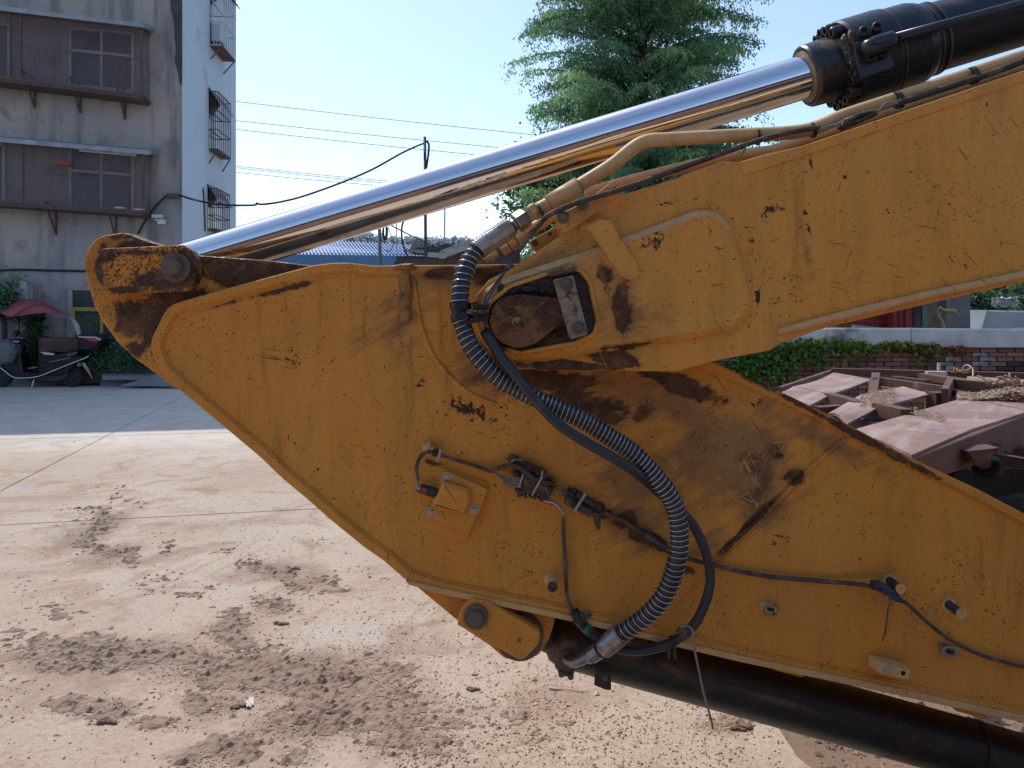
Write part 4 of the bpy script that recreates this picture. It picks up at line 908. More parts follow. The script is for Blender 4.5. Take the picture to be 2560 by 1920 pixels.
m = MB(); m.lathe(G(2184, 958, TZ) + Vector((0, 0, -.02)), (.3, -1, .1), [(0, .06), (.02, .06), (.02, .035), (0, .035)], 16); m.bar(G(2190, 950, TZ) + Vector((0, 0, .05)), G(2178, 985, TZ) + Vector((0, 0, -.05)), .06, .02); m.build('twisted_hinge', RUSTD, tl)
MB().tube([G(2420, 962, TZ) + Vector((0, 0, .02)), G(2780, 985, TZ) + Vector((0, 0, .02))], .045, 10).build('steel_tube', simple('dusty_tube', (.30, .21, .16, 1), (.2, .13, .1, 1), 6, .7), tl)
m = MB(); m.tube(catmull([G(2404, 938, TZ) + Vector((0, 0, .0)), G(2408, 938, TZ) + Vector((0, 0, .07)), G(2420, 940, TZ) + Vector((0, 0, .09)), G(2432, 942, TZ) + Vector((0, 0, .06)), G(2432, 944, TZ)], 5), .006, 6); m.build('wire_hoop', simple('grey_wire', (.4, .4, .38, 1), rough=.5), tl)
m = MB(); m.box(G(2340, 942, TZ) + Vector((0, 0, .03)), (.16, .05, .03)); m.box(G(2347, 940, TZ) + Vector((0, 0, .06)), (.02, .02, .10)); m.build('white_bracket', WHITE, tl)
# undercarriage
TY = simple('tyre_rubber', (.014, .014, .016, 1), (.03, .028, .028, 1), 14, .85, bump=.4)
for (cx, cy, D, rr) in ((2360, 1190, 3.75, .30), (2600, 1230, 3.6, .36), (2480, 1140, 5.2, .36)):
    w = MB(); cc = W(cx, cy, D); cc.z = rr
    w.lathe(cc, (.55, .83, 0), [(-.11, rr * .6), (-.10, rr * .93), (-.06, rr), (.06, rr), (.10, rr * .93), (.11, rr * .6)], 30); wo = w.build('wheel', TY, tl)
    MB().lathe(cc, (.55, .83, 0), [(-.10, rr * .58), (-.03, rr * .5), (-.03, rr * .2), (-.09, rr * .16)], 22).build('rim', simple('dark_rim', (.05, .035, .03, 1), rough=.7), wo)
m = MB(); m.bar(W(2300, 1150, 4.3), W(2640, 1140, 3.9), .10); m.bar(W(2470, 1120, 3.7), W(2460, 1180, 3.7), .16, .05); m.bar(W(2500, 1120, 3.7), W(2455, 1160, 3.6), .05); m.build('axle', RUSTD, tl)
LS = simple('leaf_spring_steel', (.085, .055, .035, 1), (.05, .035, .03, 1), 9, .7)
for k in range(5): MB().slab([W(2480, 1133 + k * 6, 3.6), W(2640, 1160 + k * 6.2, 3.5), W(2640, 1164 + k * 6.2, 3.5), W(2480, 1137 + k * 6, 3.6)], (0, .08, 0), 0).build('spring_leaf', LS, tl)
m = MB(); m.tube(catmull([W(2440, 1170, 3.5), W(2450, 1182, 3.45), W(2475, 1180, 3.4), W(2490, 1165, 3.4), W(2488, 1150, 3.45)], 5), .020, 8); m.ball(W(2360, 1175, 3.5), .05, 12, 7); m.build('brake_chamber', simple('dark_blue_rubber', (.010, .013, .019, 1), rough=.9, spec=.1), tl)
MB().tube(catmull([W(2416, 1130, 3.4), W(2425, 1150, 3.35), W(2446, 1160, 3.35)], 5), .008, 6).build('brake_line', WOOD, tl)
MB().slab([W(2418, 1128, 3.3), W(2500, 1120, 3.35), W(2480, 1150, 3.35), W(2450, 1168, 3.3)], (0, .10, 0), .005).build('spring_hanger', RUSTD, tl)
# heap of sand and twigs on the deck
rr_ = np.random.default_rng(9); n = 1700; t = rr_.random(n); px = 2390 + 210 * rr_.random(n) ** .8; py = 985 + 18 * rr_.random(n) + (px - 2400) * .04
Dd = (H - TZ) * F / (py - HY); hh = .06 * np.exp(-((px - 2540) / 70) ** 2); x = (px - CX) / F * Dd
o = rocks('debris', np.stack([x, Dd, TZ + .01 + hh * rr_.random(n)], 1), .005 + .013 * rr_.random(n) ** 2, tinted('sandy_lump', (.33, .24, .17, 1)), 4, 'heap of sand, stones and twigs lying on the trailer deck')
n = 700; px = 2150 + 90 * rr_.random(n); py = 992 + 34 * rr_.random(n) - (px - 2150) * .2; Dd = (H - TZ) * F / (py - HY)
n2 = 350; px2 = 2275 + 90 * rr_.random(n2); py2 = 1034 + .25 * (px2 - 2275) + 8 * rr_.normal(size=n2) * .6
px = np.concatenate([px, px2]); py = np.concatenate([py, py2]); Dd = (H - TZ) * F / (py - HY)
o = rocks('debris', np.stack([(px - CX) / F * Dd, Dd, np.full(len(px), TZ + .02)], 1), .002 + .006 * rr_.random(len(px)) ** 2, bpy.data.materials['sandy_lump'], 6, 'sand and crumbs lying along the plate joints of the trailer')
TW = simple('dry_root', (.34, .24, .15, 1), (.2, .13, .09, 1), 30, .9)
m = MB()
for i in range(18):
    p = G(2500 + random.uniform(-30, 60), 985 + random.uniform(-8, 8), TZ) + Vector((0, 0, .07)); q = p + Vector((random.uniform(-.12, .12), random.uniform(-.1, .1), random.uniform(-.01, .05)))
    m.tube(catmull([p, p.lerp(q, .5) + Vector((0, 0, random.uniform(0, .04))), q], 3), .007, 5)
tag(m.build('dry_twigs', TW), 'tangle of dry twigs on the sand heap on the trailer', 'twigs', kind='stuff')
m = MB()
for i in range(26):
    p = G(2398 + random.uniform(-12, 12), 941, TZ) + Vector((0, 0, .03)); m.tube([p, p + Vector((random.uniform(-.08, .08), random.uniform(-.05, .05), random.uniform(.0, .05)))], .004, 4)
tag(m.build('straw', simple('orange_straw', (.42, .24, .10, 1), rough=.9)), 'small tuft of orange straw on the far rail of the trailer', 'straw')

# ------------------------------------------------------------------ far sheds, poles, wires
BLU = simple('pale_blue_sheet', (.13, .25, .46, 1), (.11, .22, .41, 1), 1, .45); BLU2 = simple('blue_fascia', (.09, .24, .46, 1), (.07, .20, .40, 1), 1, .5)
DS = 32; bs = empty('blue_roofed_shed', W(860, 1, DS), 'long shed with a pale blue ribbed roof behind the chrome rod', 'shed'); bs.location.z = 0
p = [W(560, 640, DS), W(1070, 643, DS), W(1045, 617, DS + 4), W(640, 595, DS + 4)]; p = [W(560, 634, DS), W(1075, 640, DS), W(1040, 616, DS + 5), W(560, 588, DS + 5)]
MB().slab(p, (0, 0, -.06)).build('roof', BLU, bs)
rb = MB().bar(Vector((0, 0, 0)), p[3] - p[0], .05, .06).mesh('rib'); rb.materials.append(BLU2)
for i in range(58):
    t = i / 57; a_ = p[0].lerp(p[1], t) + Vector((0, 0, .05)); b_ = p[3].lerp(p[2], t) + Vector((0, 0, .05)); place('rib', MB().bar(Vector((0, 0, 0)), b_ - a_, .05, .06).mesh('rib'), a_, bs).data.materials.append(BLU)
MB().slab([W(560, 634, DS - .02), W(1080, 640, DS - .02), W(1080, 672, DS - .02), W(560, 662, DS - .02)], (0, .1, 0)).build('fascia', BLU2, bs)
MB().slab([W(560, 661, DS + .2), W(1080, 671, DS + .2), W(1080, 866, DS + .2), W(560, 866, DS + .2)], (0, 4.5, 0)).build('wall', simple('shed_wall', (.3, .3, .3, 1), rough=.9), bs)
DK2 = 19; sk = empty('shack', W(1090, 1, DK2), 'ramshackle shack roof heaped with boards and corrugated sheets', 'shack'); sk.location.z = 0
WB = simple('weathered_board', (.27, .25, .22, 1), (.18, .165, .15, 1), 6, .85); DRK = simple('dark_tarp', (.035, .045, .065, 1), (.05, .045, .05, 1), 3, .7); CORR = simple('pale_corrugated_sheet', (.46, .46, .42, 1), (.33, .33, .30, 1), 5, .8); BRN = simple('brown_plank', (.11, .065, .05, 1), (.08, .05, .04, 1), 5, .85)
def sp(pts, D, th, mat, name, lab=None): return MB().slab([W(x, y, D) for x, y in pts], (0, th, 0), 0).build(name, mat, sk, label=lab)
sp([(985, 655), (1300, 655), (1300, 1000), (985, 1000)], DK2 + .6, 3, BRN, 'wall')
sp([(1035, 597), (1062, 609), (1063, 624), (1025, 622)], DK2 - .1, .15, WB, 'board'); sp([(1013, 622), (1062, 625), (1064, 634), (1022, 630)], DK2 - .4, .8, WB, 'board')
sp([(1042, 619), (1075, 617), (1105, 625), (1112, 631), (1070, 632), (1040, 625)], DK2 - .2, .4, DRK, 'tarpaulin'); sp([(1103, 612), (1108, 609), (1136, 614), (1131, 624), (1101, 625)], DK2 + .4, .5, DRK, 'crate')
sp([(990, 641), (1026, 640), (1090, 644), (1108, 655), (1110, 668), (990, 668)], DK2 - .05, .6, DRK, 'tarpaulin'); sp([(1010, 650), (1040, 643), (1064, 648), (1064, 668), (1006, 668)], DK2 - .3, .2, BRN, 'plank')
sp([(1070, 630), (1100, 632), (1101, 644), (1068, 642)], DK2 - .45, .4, CORR, 'board'); sp([(1066, 640), (1104, 646), (1116, 656), (1074, 668), (1060, 668)], DK2 - .35, .3, BRN, 'plank')
m = MB(); N_ = 14
for i in range(N_):
    t = i / N_; a_ = W(1098 + 90 * t, 648 - 32 * t, DK2 - .5); w_ = W(1098 + 90 * (t + 1 / N_) - 1, 648 - 32 * (t + 1 / N_), DK2 - .5); m.slab([a_, w_, w_ + Vector((0, 0, .17)), a_ + Vector((0, 0, .17))], (0, .02, 0)); m.slab([a_ + Vector((0, 0, .17)), w_ + Vector((0, 0, .20)), w_ + Vector((.1, 2.5, .45)), a_ + Vector((.1, 2.5, .42))], (0, 0, -.02))
m.build('corrugated_roof', CORR, sk)
sp([(1102, 650), (1195, 616), (1300, 625), (1300, 668), (1104, 668)], DK2 - .3, .3, BRN, 'plank'); sp([(1180, 622), (1290, 618), (1290, 640), (1200, 640)], DK2 + .2, .3, BLU, 'board'); sp([(1210, 640), (1300, 640), (1300, 665), (1190, 665)], DK2 - .6, .3, DRK, 'tarpaulin')
PG = simple('grey_concrete_pole', (.16, .16, .165, 1), (.10, .10, .11, 1), 3, .85); PD = simple('dark_steel_pole', (.035, .04, .05, 1), None, rough=.6); PL = simple('light_steel_pole', (.30, .33, .36, 1), None, rough=.5)
def pole(x0, y0, x1, D, r_, mat, lab, cat='pole', name='utility_pole'):
    top = W(x0, y0, D); bot = W(x1, 770 + H * F / D, D); return tag(MB().tube([bot, bot.lerp(top, .5), top], r_, 10, rf=lambda t, i: 1.1 - .2 * t).build(name, mat), lab, cat)
pole(1062, 342, 1067, 15, .031, PD, 'thin dark pole behind the rod carrying the thick black cable'); pole(948, 560, 957, 18, .045, PG, 'stout grey pole with a hanging coil of cable behind the rod')
pole(1112, 500, 1110, 30, .034, PL, 'slim light grey mast right of the dark pole'); pole(991, 550, 992, 34, .028, PL, 'faint thin mast above the blue roof')
m = MB()
for i in range(5): m.tube(catmull([W(960, 566, 17.9), W(956 + i, 580 + i * 2, 17.9), W(959 + i, 596 + i, 17.9), W(963, 601, 17.9), W(968 - i, 592, 17.9), W(969 - i, 572, 17.9), W(962, 564, 17.9)], 6), .012, 5)
tag(m.build('cable_coil', DK), 'coil of black cable hanging beside the stout grey pole', 'cable')
wire('hanging_cable', [W(1066, 352, 14.9), W(1072, 362, 14.9), W(1071, 385, 14.9), W(1066, 420, 14.9)], .022, DK, 'short black cable hanging beside the dark pole top')
wire('hanging_cable', [W(1015, 545, 15.5), W(1006, 560, 15.5), W(1004, 588, 15.5), W(1010, 620, 15.5), W(1022, 645, 15.5), W(1035, 665, 15.5)], .020, DK, 'thick black cable curving down to the shack between the poles')
wire('hanging_cable', [W(975, 562, 20), W(1000, 575, 20), W(1050, 600, 20), W(1100, 622, 20)], .018, DK, 'dark cable sloping down to the shack roof')
wire('hanging_cable', [W(970, 566, 18), W(976, 585, 18), W(984, 605, 18), W(975, 628, 18), W(962, 624, 18)], .010, PG, 'thin grey cables drooping over the blue roof')
PW = simple('far_power_line', (.10, .14, .16, 1), None, rough=.7)
for k, (a_, b_) in enumerate((((560, 250), (1340, 338)), ((560, 298), (1300, 374)), ((560, 320), (1240, 392)), ((560, 412), (1100, 464)), ((560, 416), (1100, 470)), ((560, 428), (1060, 473)), ((560, 508), (700, 540)))):
    wire('power_line', [W(a_[0], a_[1], 34), W((a_[0] + b_[0]) / 2, (a_[1] + b_[1]) / 2 + 2, 34), W(b_[0], b_[1], 34)], .014 if k < 6 else .01, PW, ('topmost of the thin grey power lines crossing the sky', 'second power line from the top, meeting the dark pole near its head', 'third power line from the top, passing just under the pole head', 'upper one of the two close power lines in the low group', 'second power line of the low group, close under its neighbour', 'lowest long power line, just above the sagging black cable', 'short faint wire close above the rod beside the building')[k], 'power line', 'power lines')
# far tree line
r = np.random.default_rng(2); P = []; 
for i in range(420):
    px = r.uniform(760, 1180); D = 120; h = r.uniform(.8, 2.4) * (1.35 if 870 < px < 960 else 1); b0 = Zp(632, D)
    zz = np.linspace(0, 1, 60); P.append(np.stack([(px - CX) / F * D + r.normal(size=60) * (1.1 - zz) * .45, np.full(60, D) + r.normal(size=60), b0 + zz * h + r.normal(size=60) * .1], 1))
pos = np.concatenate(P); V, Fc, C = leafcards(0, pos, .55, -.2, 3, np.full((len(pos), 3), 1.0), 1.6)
o = npmesh('distant_trees', V, Fc, tinted('haze_tinted_foliage', (.34, .42, .46, 1), .9, .5), origin=(-20, 120, 0), colors=C); tag(o, 'pale hazy tree tops far beyond the blue roof', kind='stuff')  # haze over the trees is mixed into this pale leaf colour
hl = MB(); hp_ = [W(px, 628 + 10 * math.sin(px * .006), 160) for px in range(-200, 2900, 60)]
for a_, b_ in zip(hp_, hp_[1:]): hl.add([Vector((a_.x, 160, 0)), Vector((b_.x, 160, 0)), b_, a_, a_ + Vector((0, 60, -2)), b_ + Vector((0, 60, -2))], [[0, 1, 2, 3], [3, 2, 5, 4]])
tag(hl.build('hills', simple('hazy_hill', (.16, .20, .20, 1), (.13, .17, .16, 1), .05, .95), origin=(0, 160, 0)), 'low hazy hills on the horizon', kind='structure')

# ------------------------------------------------------------------ scooter
SD = 15.55; SB = simple('glossy_black_bodywork', (.006, .007, .011, 1), (.012, .014, .02, 1), 5, .3, spec=.3); SCH = simple('scooter_chrome_rail', (.55, .56, .58, 1), None, rough=.2, metal=.8)
sc_ = empty('scooter', W(90, 968, SD), 'black electric scooter with a red rain canopy, parked by the grey wall', 'scooter'); sc_.location.z = 0
def S(x, y, o=0): return W(x, y, SD + o)
def spl(pts, o0, o1, mat, name, parent=None, bev=.02, lab=None): return MB().slab([S(x, y, o0) for x, y in pts], (0, o1 - o0, 0), bev).build(name, mat, parent or sc_, label=lab)
for cx in (6, 181):
    c_ = S(cx, 940); c_.z = .222; w = MB().lathe(c_, (0, 1, 0), [(-.05, .15), (-.045, .20), (-.02, .22), (.02, .22), (.045, .20), (.05, .15)], 30).build('wheel', TY, sc_)
    MB().lathe(c_, (0, -1, 0), [(-.03, .155), (.03, .155), (.03, .13), (0, .12), (0, .05), (.04, .04)], 24).build('rim', simple('grey_wheel_rim', (.12, .12, .13, 1), rough=.4, metal=.5), w)
can = MB(); top = [(2, 776), (20, 762), (48, 750), (80, 746), (112, 754), (142, 770), (165, 782), (180, 788)]; bot = [(2, 782), (24, 792), (56, 790), (92, 784), (122, 781), (150, 784), (168, 787), (180, 789)]
NY = 6; vs = []
for i in range(8):
    for j in range(NY + 1):
        t = j / NY; o_ = -.42 + .84 * t; e = math.sin(math.pi * t); y = bot[i][1] + (top[i][1] - bot[i][1]) * (e ** .6); vs.append(S(top[i][0], y, o_))
can.add(vs, [[i * (NY + 1) + j, (i + 1) * (NY + 1) + j, (i + 1) * (NY + 1) + j + 1, i * (NY + 1) + j + 1] for i in range(7) for j in range(NY)], True)
co = can.build('canopy', simple('faded_red_canopy', (.34, .070, .085, 1), (.29, .06, .075, 1), 3, .45), sc_, label='dull red rain canopy'); md = co.modifiers.new('t', 'SOLIDIFY'); md.thickness = .006
MB().tube(catmull([S(36, 789, -.425), S(60, 773, -.43), S(90, 762, -.43), S(120, 766, -.43), S(150, 781, -.425)], 5), .012, 6).build('canopy_rib', simple('dark_red_piping', (.13, .025, .03, 1), rough=.5), co)
spl([(170, 786), (176, 789), (194, 812), (200, 838), (192, 842), (186, 824), (178, 804)], -.03, .03, simple('grey_canopy_strut', (.33, .36, .40, 1), rough=.4), 'canopy_strut')
MB().tube([S(46, 792, 0), S(48, 812, 0), S(47, 832, 0)], .012, 6).build('front_strut', SB, sc_)
bx = spl([(192, 838), (206, 833), (236, 836), (252, 848), (248, 862), (240, 874), (216, 879), (196, 877), (190, 858)], -.22, .22, SB, 'top_box', bev=.05)
spl([(206, 844), (246, 849), (250, 851), (240, 855), (228, 854)], -.232, -.20, simple('red_lens', (.50, .02, .04, 1), rough=.25), 'tail_light', bx, .004); spl([(196, 840), (240, 842), (253, 848), (250, 851), (236, 846), (196, 844)], -.228, -.2, simple('silver_trim', (.4, .42, .46, 1), rough=.3), 'lid_trim', bx, .002)
spl([(94, 888), (104, 882), (140, 884), (188, 876), (194, 882), (190, 892), (160, 896), (130, 908), (96, 908)], -.15, .15, SB, 'body'); spl([(98, 880), (110, 879), (136, 882), (188, 874), (192, 880), (150, 888), (100, 887)], -.13, .13, RUBBER2, 'seat', bev=.03)
spl([(100, 880), (112, 880), (136, 884), (134, 888), (112, 887)], -.155, -.12, simple('silver_badge', (.5, .52, .56, 1), rough=.3), 'seat_trim', bev=.003)
spl([(94, 898), (190, 888), (222, 890), (216, 900), (190, 912), (168, 930), (150, 940), (96, 940)], -.13, .13, SB, 'rear_fairing')
spl([(2, 900), (30, 880), (48, 884), (52, 905), (56, 930), (96, 932), (96, 944), (36, 942), (10, 920)], -.16, .16, SB, 'leg_shield')
spl([(36, 850), (52, 848), (58, 862), (54, 880), (48, 905), (30, 905), (34, 880)], -.07, .07, SB, 'steering_column')
quilt = simple('silver_grey_quilt', (.16, .18, .20, 1), (.06, .07, .085, 1), 26, .5, bump=.7, bscale=30); spl([(-20, 856), (12, 848), (32, 862), (34, 884), (24, 908), (4, 912), (-20, 905)], -.30, .16, quilt, 'wind_apron', bev=.06)
m = MB(); m.tube(catmull([S(38, 842, -.30), S(46, 838, -.1), S(46, 838, .1), S(38, 842, .30)], 4), .016, 7); m.ball(S(66, 840, -.34), .055, 10, 6, (1.2, .5, .8)); m.tube([S(56, 850, -.28), S(66, 842, -.34)], .01, 6); m.tube([S(52, 856, -.2), S(76, 864, -.3)], .016, 6); m.build('handlebar', SB, sc_)
m = MB(); m.ball(S(42, 832, 0), .06, 10, 6, (1, 1, .8)); m.build('instrument_pod', SB, sc_); m = MB(); m.ball(S(40, 854, -.15), .05, 10, 6, (1.6, .6, .5)); m.build('head_lamp', SCH, sc_)
MB().tube(catmull([S(-8, 912, -.19), S(10, 926, -.19), S(34, 943, -.19), S(60, 945, -.19), S(96, 941, -.19), S(140, 924, -.19), S(190, 904, -.19), S(216, 894, -.19), S(222, 889, -.19)], 4), .014, 7).build('crash_bar', SCH, sc_)
for a_, b_, c_, d_ in ((124, 905, 176, 894), (70, 921, 94, 918), (168, 889, 192, 881)): MB().bar(S(a_, b_, -.155), S(c_, d_, -.155), .012, .018).build('trim_strip', bpy.data.materials.get('dull_trim') or simple('dull_trim', (.20, .21, .23, 1), rough=.4), sc_)
spl([(204, 905), (212, 908), (222, 925), (231, 948), (222, 935), (208, 916)], -.12, -.10, simple('plate_yellow', (.36, .25, .10, 1), (.32, .34, .36, 1), 4, .5), 'licence_plate', bev=.002)
MB().ball(S(198, 912, -.12), .045, 10, 6).build('indicator', simple('orange_lens', (.42, .17, .04, 1), rough=.3), sc_)
spl([(56, 935), (176, 925), (160, 950), (130, 955), (64, 952)], -.10, .10, RUBBER2, 'battery_case'); MB().bar(S(86, 948, -.14), S(80, 968, -.20), .02).build('kick_stand', SCH, sc_)

EX = empty('excavator', EXO, 'yellow excavator with scratched boom and stick, chrome cylinder rod and coiled hose', 'excavator')

def ringslab(mb, outer, w, depth, bevel=0.0):
    """a raised rim: outline 'outer' (3D points on one XZ plane), width w, pushed back by depth"""
    y = outer[0].y; n = len(outer); o2 = [Vector((p.x, p.z)) for p in outer]
    a2 = inset2(o2, bevel) if bevel else o2; i2 = inset2(o2, w - bevel); j2 = inset2(o2, w)
    q = lambda l, yy: [Vector((p.x, yy, p.y)) for p in l]
    vs = q(o2, y + depth) + q(o2, y + bevel) + q(a2, y) + q(i2, y) + q(j2, y + bevel) + q(j2, y + depth)
    fs = []
    for r in range(5):
        for i in range(n):
            j = (i + 1) % n; fs.append([r * n + i, r * n + j, (r + 1) * n + j, (r + 1) * n + i])
    return mb.add(vs, fs)
def Mp(pts, b): return [M(x, y, b) for x, y in pts]
def mslab(pts, b0, b1, bevel=.002): return MB().slab(Mp(pts, b0), (0, b1 - b0, 0), bevel)

# --- bolts (meshes shared by all copies); heads point to -Y
def hex_mesh(name, r, h, washer=1.5, wt=.006):
    m = MB(); Y = Vector((0, -1, 0))
    m.lathe((0, 0, 0), Y, [(0, r * washer), (wt, r * washer), (wt + .0012, r * washer * .94)], 28, split=0)
    m.lathe((0, 0, 0), Y, [(wt, r * .99), (wt + h * .82, r * 1.0), (wt + h, r * .86)], 6, smooth=False, phase=.3)
    m.lathe((0, 0, 0), Y, [(wt + h * .9, r * .62), (wt + h * 1.04, r * .55)], 14, smooth=True)
    return m.mesh(name)
def socket_mesh(name, r, h):
    m = MB(); Z = Vector((0, 0, 1))
    m.lathe((0, 0, 0), Z, [(0, r), (h * .88, r), (h, r * .88), (h, r * .56)], 20, split=0)
    m.f.pop(); m.mi.pop(); m.sm.pop()
    m.lathe((0, 0, 0), Z, [(h - .0002, r * .66), (h - .014, r * .52), (h - .0145, 0)], 6, smooth=False, caps=False)
    return m.mesh(name)
BIG_BOLT = hex_mesh('bolt', 1.0, .62, 1.75, .22); BIG_BOLT.materials.append(BOLTM)
ROUND_BOLT = MB().lathe((0, 0, 0), (0, -1, 0), [(0, 1.0), (.30, 1.0), (.36, .95), (.36, .62), (.62, .58), (.66, .42), (.60, 0)], 26).mesh('bolt'); ROUND_BOLT.materials.append(BOLTM)
SOCK = socket_mesh('bolt', .0168, .034); SOCK.materials.append(BLKB)
def bolt(me, px, py, b, rpx, parent, mat=None, phase=0, name='bolt'):
    r = ms(rpx, MD + b)
    o = place(name, me, M(px, py, b), parent, rot=(0, phase, 0), scale=r)
    if mat: o.data = me.copy(); o.data.materials.clear(); o.data.materials.append(mat)
    return o

# --- stick: box with a proud rim
S_OUT = rp([(372, 862, 60), (420, 764, 60), (486, 744, 60), (605, 711), (779, 664, 40), (831, 657), (876, 657), (933, 664), (1145, 662), (1300, 660), (1500, 740), (1770, 900), (1948, 978), (2071, 1036), (2284, 1148), (2447, 1224),
            (3480, 1772, 60), (3480, 2012, 60), (2760, 1847), (2560, 1803), (2199, 1722), (1840, 1646), (1635, 1594), (1434, 1547), (1234, 1504), (1100, 1479), (1015, 1450, 30), (960, 1402), (911, 1368), (825, 1298), (770, 1249), (711, 1200), (648, 1140), (501, 1017), (449, 974), (400, 925, 60)])
stick = dust_or_light_top(MB().slab([M(x, y, .010) for x, y in S_OUT], (0, .45, 0), 0).build('stick', P_STICK, EX, label='long lower arm plate, rounded at its left end, chipped and muddy'), TOPD)
rim = MB(); ringslab(rim, [M(x, y, 0) for x, y in S_OUT], .0235, .0098, .0022); rim.build('rim', P_STICK, stick)
m = MB(); Sin = inset2([Vector((p.x, p.z)) for p in [M(x, y, 0) for x, y in S_OUT]], .0245)
path = [Vector((p.x, MD + .0085, p.y)) for p in Sin]; path.append(path[0])
m.tube(path, .0042, 6, caps=False); m.build('weld_seam', P_STICK, stick)
# seams and the repair bead
m = MB()
arc = catmull([M(x, y, .009) for x, y in ((1035, 700), (1044, 760), (1056, 820), (1085, 890), (1130, 945), (1180, 985), (1240, 1010))], 6)
m.tube(arc, .0055, 6); m.build('weld_seam', P_STICK, stick)
m = MB(); m.tube(catmull([M(x, y, .008) for x, y in ((1778, 1408), (1850, 1340), (1930, 1265), (2005, 1190), (2060, 1140), (2110, 1098))], 6), .0062, 7)
m.tube(catmull([M(x, y, .009) for x, y in ((1790, 1414), (1868, 1345), (1948, 1268), (2012, 1202))], 6), .004, 6); m.build('weld_seam', P_STICK, stick)
m = MB(); m.tube(catmull([M(x, y, .009) for x, y in ((1640, 1560), (1700, 1495), (1770, 1430))], 4), .0035, 6); m.build('weld_seam', P_STICK, stick)
m = MB()
for i in range(24):
    m.ball(M(1013 + math.sin(i * .7) * 1.5, 668 + i * 5.6, .006), .0165 + .0015 * math.sin(i * 2.1), 10, 5, (1, .65, .62), jit=.12)
m.build('weld_bead', WELD, stick, label='thick vertical repair weld below the top edge')
m = MB()
for i in range(9): m.ball(M(992 + i * 5 + random.uniform(-2, 2), 667 + random.uniform(-3, 4), -.004), .013, 8, 5, (1.1, .8, .55), jit=.35)
m.build('weld_bead', WELD, stick)
# lower edge strip (bottom flange seen under the rim)
m = MB(); m.slab(Mp([(1015, 1452), (1100, 1470), (1434, 1540), (1840, 1638), (2199, 1712), (3400, 1974), (3400, 1990), (2199, 1729), (1840, 1653), (1434, 1555), (1100, 1485), (1020, 1462)], -.006), (0, .02, 0), .002)
m.build('bottom_flange', P_TAN, stick)
for q in ([(1932, 1662), (2012, 1681), (2008, 1694), (1938, 1676)], [(2384, 1764), (2466, 1783), (2460, 1797), (2390, 1778)]):
    mslab(q, .05, .30, .001).build('wear_pad', P_PLAIN, stick)

# --- upper lug with the rod pin
L_OUT = rp([(236, 764), (217, 702, 60), (208, 640, 60), (242, 592, 50), (310, 580, 50), (356, 598, 50), (400, 612, 60), (440, 618), (486, 637), (677, 651), (785, 664), (820, 760), (620, 900), (440, 975), (402, 942), (345, 902, 60), (295, 857, 60), (258, 806)])
lug = MB().slab(Mp(L_OUT, .035), (0, .05, 0), .003).slab(Mp(L_OUT, .39), (0, .05, 0), .003).build('cylinder_lug', P_LUG, stick, label='greasy brown lug plates holding the rod end')
MB().lathe(M(318, 672, .03), (0, 1, 0), [(-.006, ms(62)), (.008, ms(66)), (.008, ms(50))], 40).build('pin_collar', P_LUG, lug)
capp = rp([(255, 621, 20), (457, 612, 14), (478, 626, 14), (490, 648, 10), (492, 664, 10), (488, 702, 10), (470, 727, 14), (269, 737, 16), (240, 695, 26), (234, 655, 26)])
cap = mslab(capp, -.012, .022, .0022).build('pin_retainer', P_CAP, stick, label='flat worn yellow keeper plate with one big bolt at the upper left')
bolt(BIG_BOLT, 440, 669, -.012, 20.5, cap)
MB().lathe(M(440, 669, -.012), (0, -1, 0), [(0, ms(37)), (.004, ms(36.5)), (.005, ms(33))], 36).build('washer', BOLTM, cap)
# --- lower lug with the bucket cylinder pin
m = MB(); lo = rp([(1009, 1440), (1145, 1553, 10), (1160, 1572), (1224, 1614), (1262, 1647, 30), (1300, 1652, 30), (1345, 1640, 30), (1372, 1600, 40), (1385, 1560), (1390, 1530), (1100, 1470)])
m.slab(Mp(lo, .045), (0, .05, 0), .003).slab(Mp(lo, .33), (0, .05, 0), .003)
lug2 = m.build('lower_lug', P_PLAIN, stick)
MB().lathe(M(1300, 1596, .02), (0, 1, 0), [(0, ms(58)), (.02, ms(60)), (.34, ms(60))], 40).build('pin_bush', CAST, lug2)
capl = rp([(1180, 1497, 18), (1217, 1502, 8), (1351, 1580, 10), (1347, 1610, 24), (1307, 1652, 14), (1290, 1646), (1143, 1562, 4), (1152, 1525, 16)])
cap2 = mslab(capl, -.016, .014, .0025).build('pin_retainer', P_PLAIN, stick, label='slanted yellow keeper plate with one big bolt on the lower edge')
bolt(ROUND_BOLT, 1190, 1540, -.016, 31, cap2); 
MB().lathe(M(1298, 1600, -.016), (0, -1, 0), [(0, .006), (.0012, .005)], 16).build('dimple', DIRTY, cap2)

# --- boom: main plate, raised reinforcement, flange strips
B_OUT = rp([(1292, 923, 20), (1245, 898, 30), (1205, 858, 40), (1186, 800, 40), (1186, 742, 40), (1222, 700, 30), (1283, 667), (1400, 590), (1392, 548), (1470, 518), (1523, 511), (1530, 500), (1560, 486), (1684, 446), (1809, 402), (1849, 405), (1907, 385),
            (2011, 363, 20), (2139, 320), (2200, 298), (2270, 273), (2560, 176), (4000, -285), (4000, 323), (2560, 705), (2326, 758), (2144, 801), (2095, 812), (2040, 827), (1955, 857), (1924, 877, 16), (1800, 899), (1690, 929, 10), (1575, 928), (1439, 925)])
boom = dust_or_light_top(MB().slab(Mp(B_OUT, -.09), (0, .075, 0), .0025).build('boom', P_BOOM, EX, label='upper arm box running to the upper right, chipped orange-yellow paint'), TOPD, .6)
B_BOX = rp([(1700, 860), (1700, 560), (1849, 470), (2139, 360), (2560, 215), (3995, -245), (3995, 300), (2560, 680), (2144, 775), (1955, 830)])
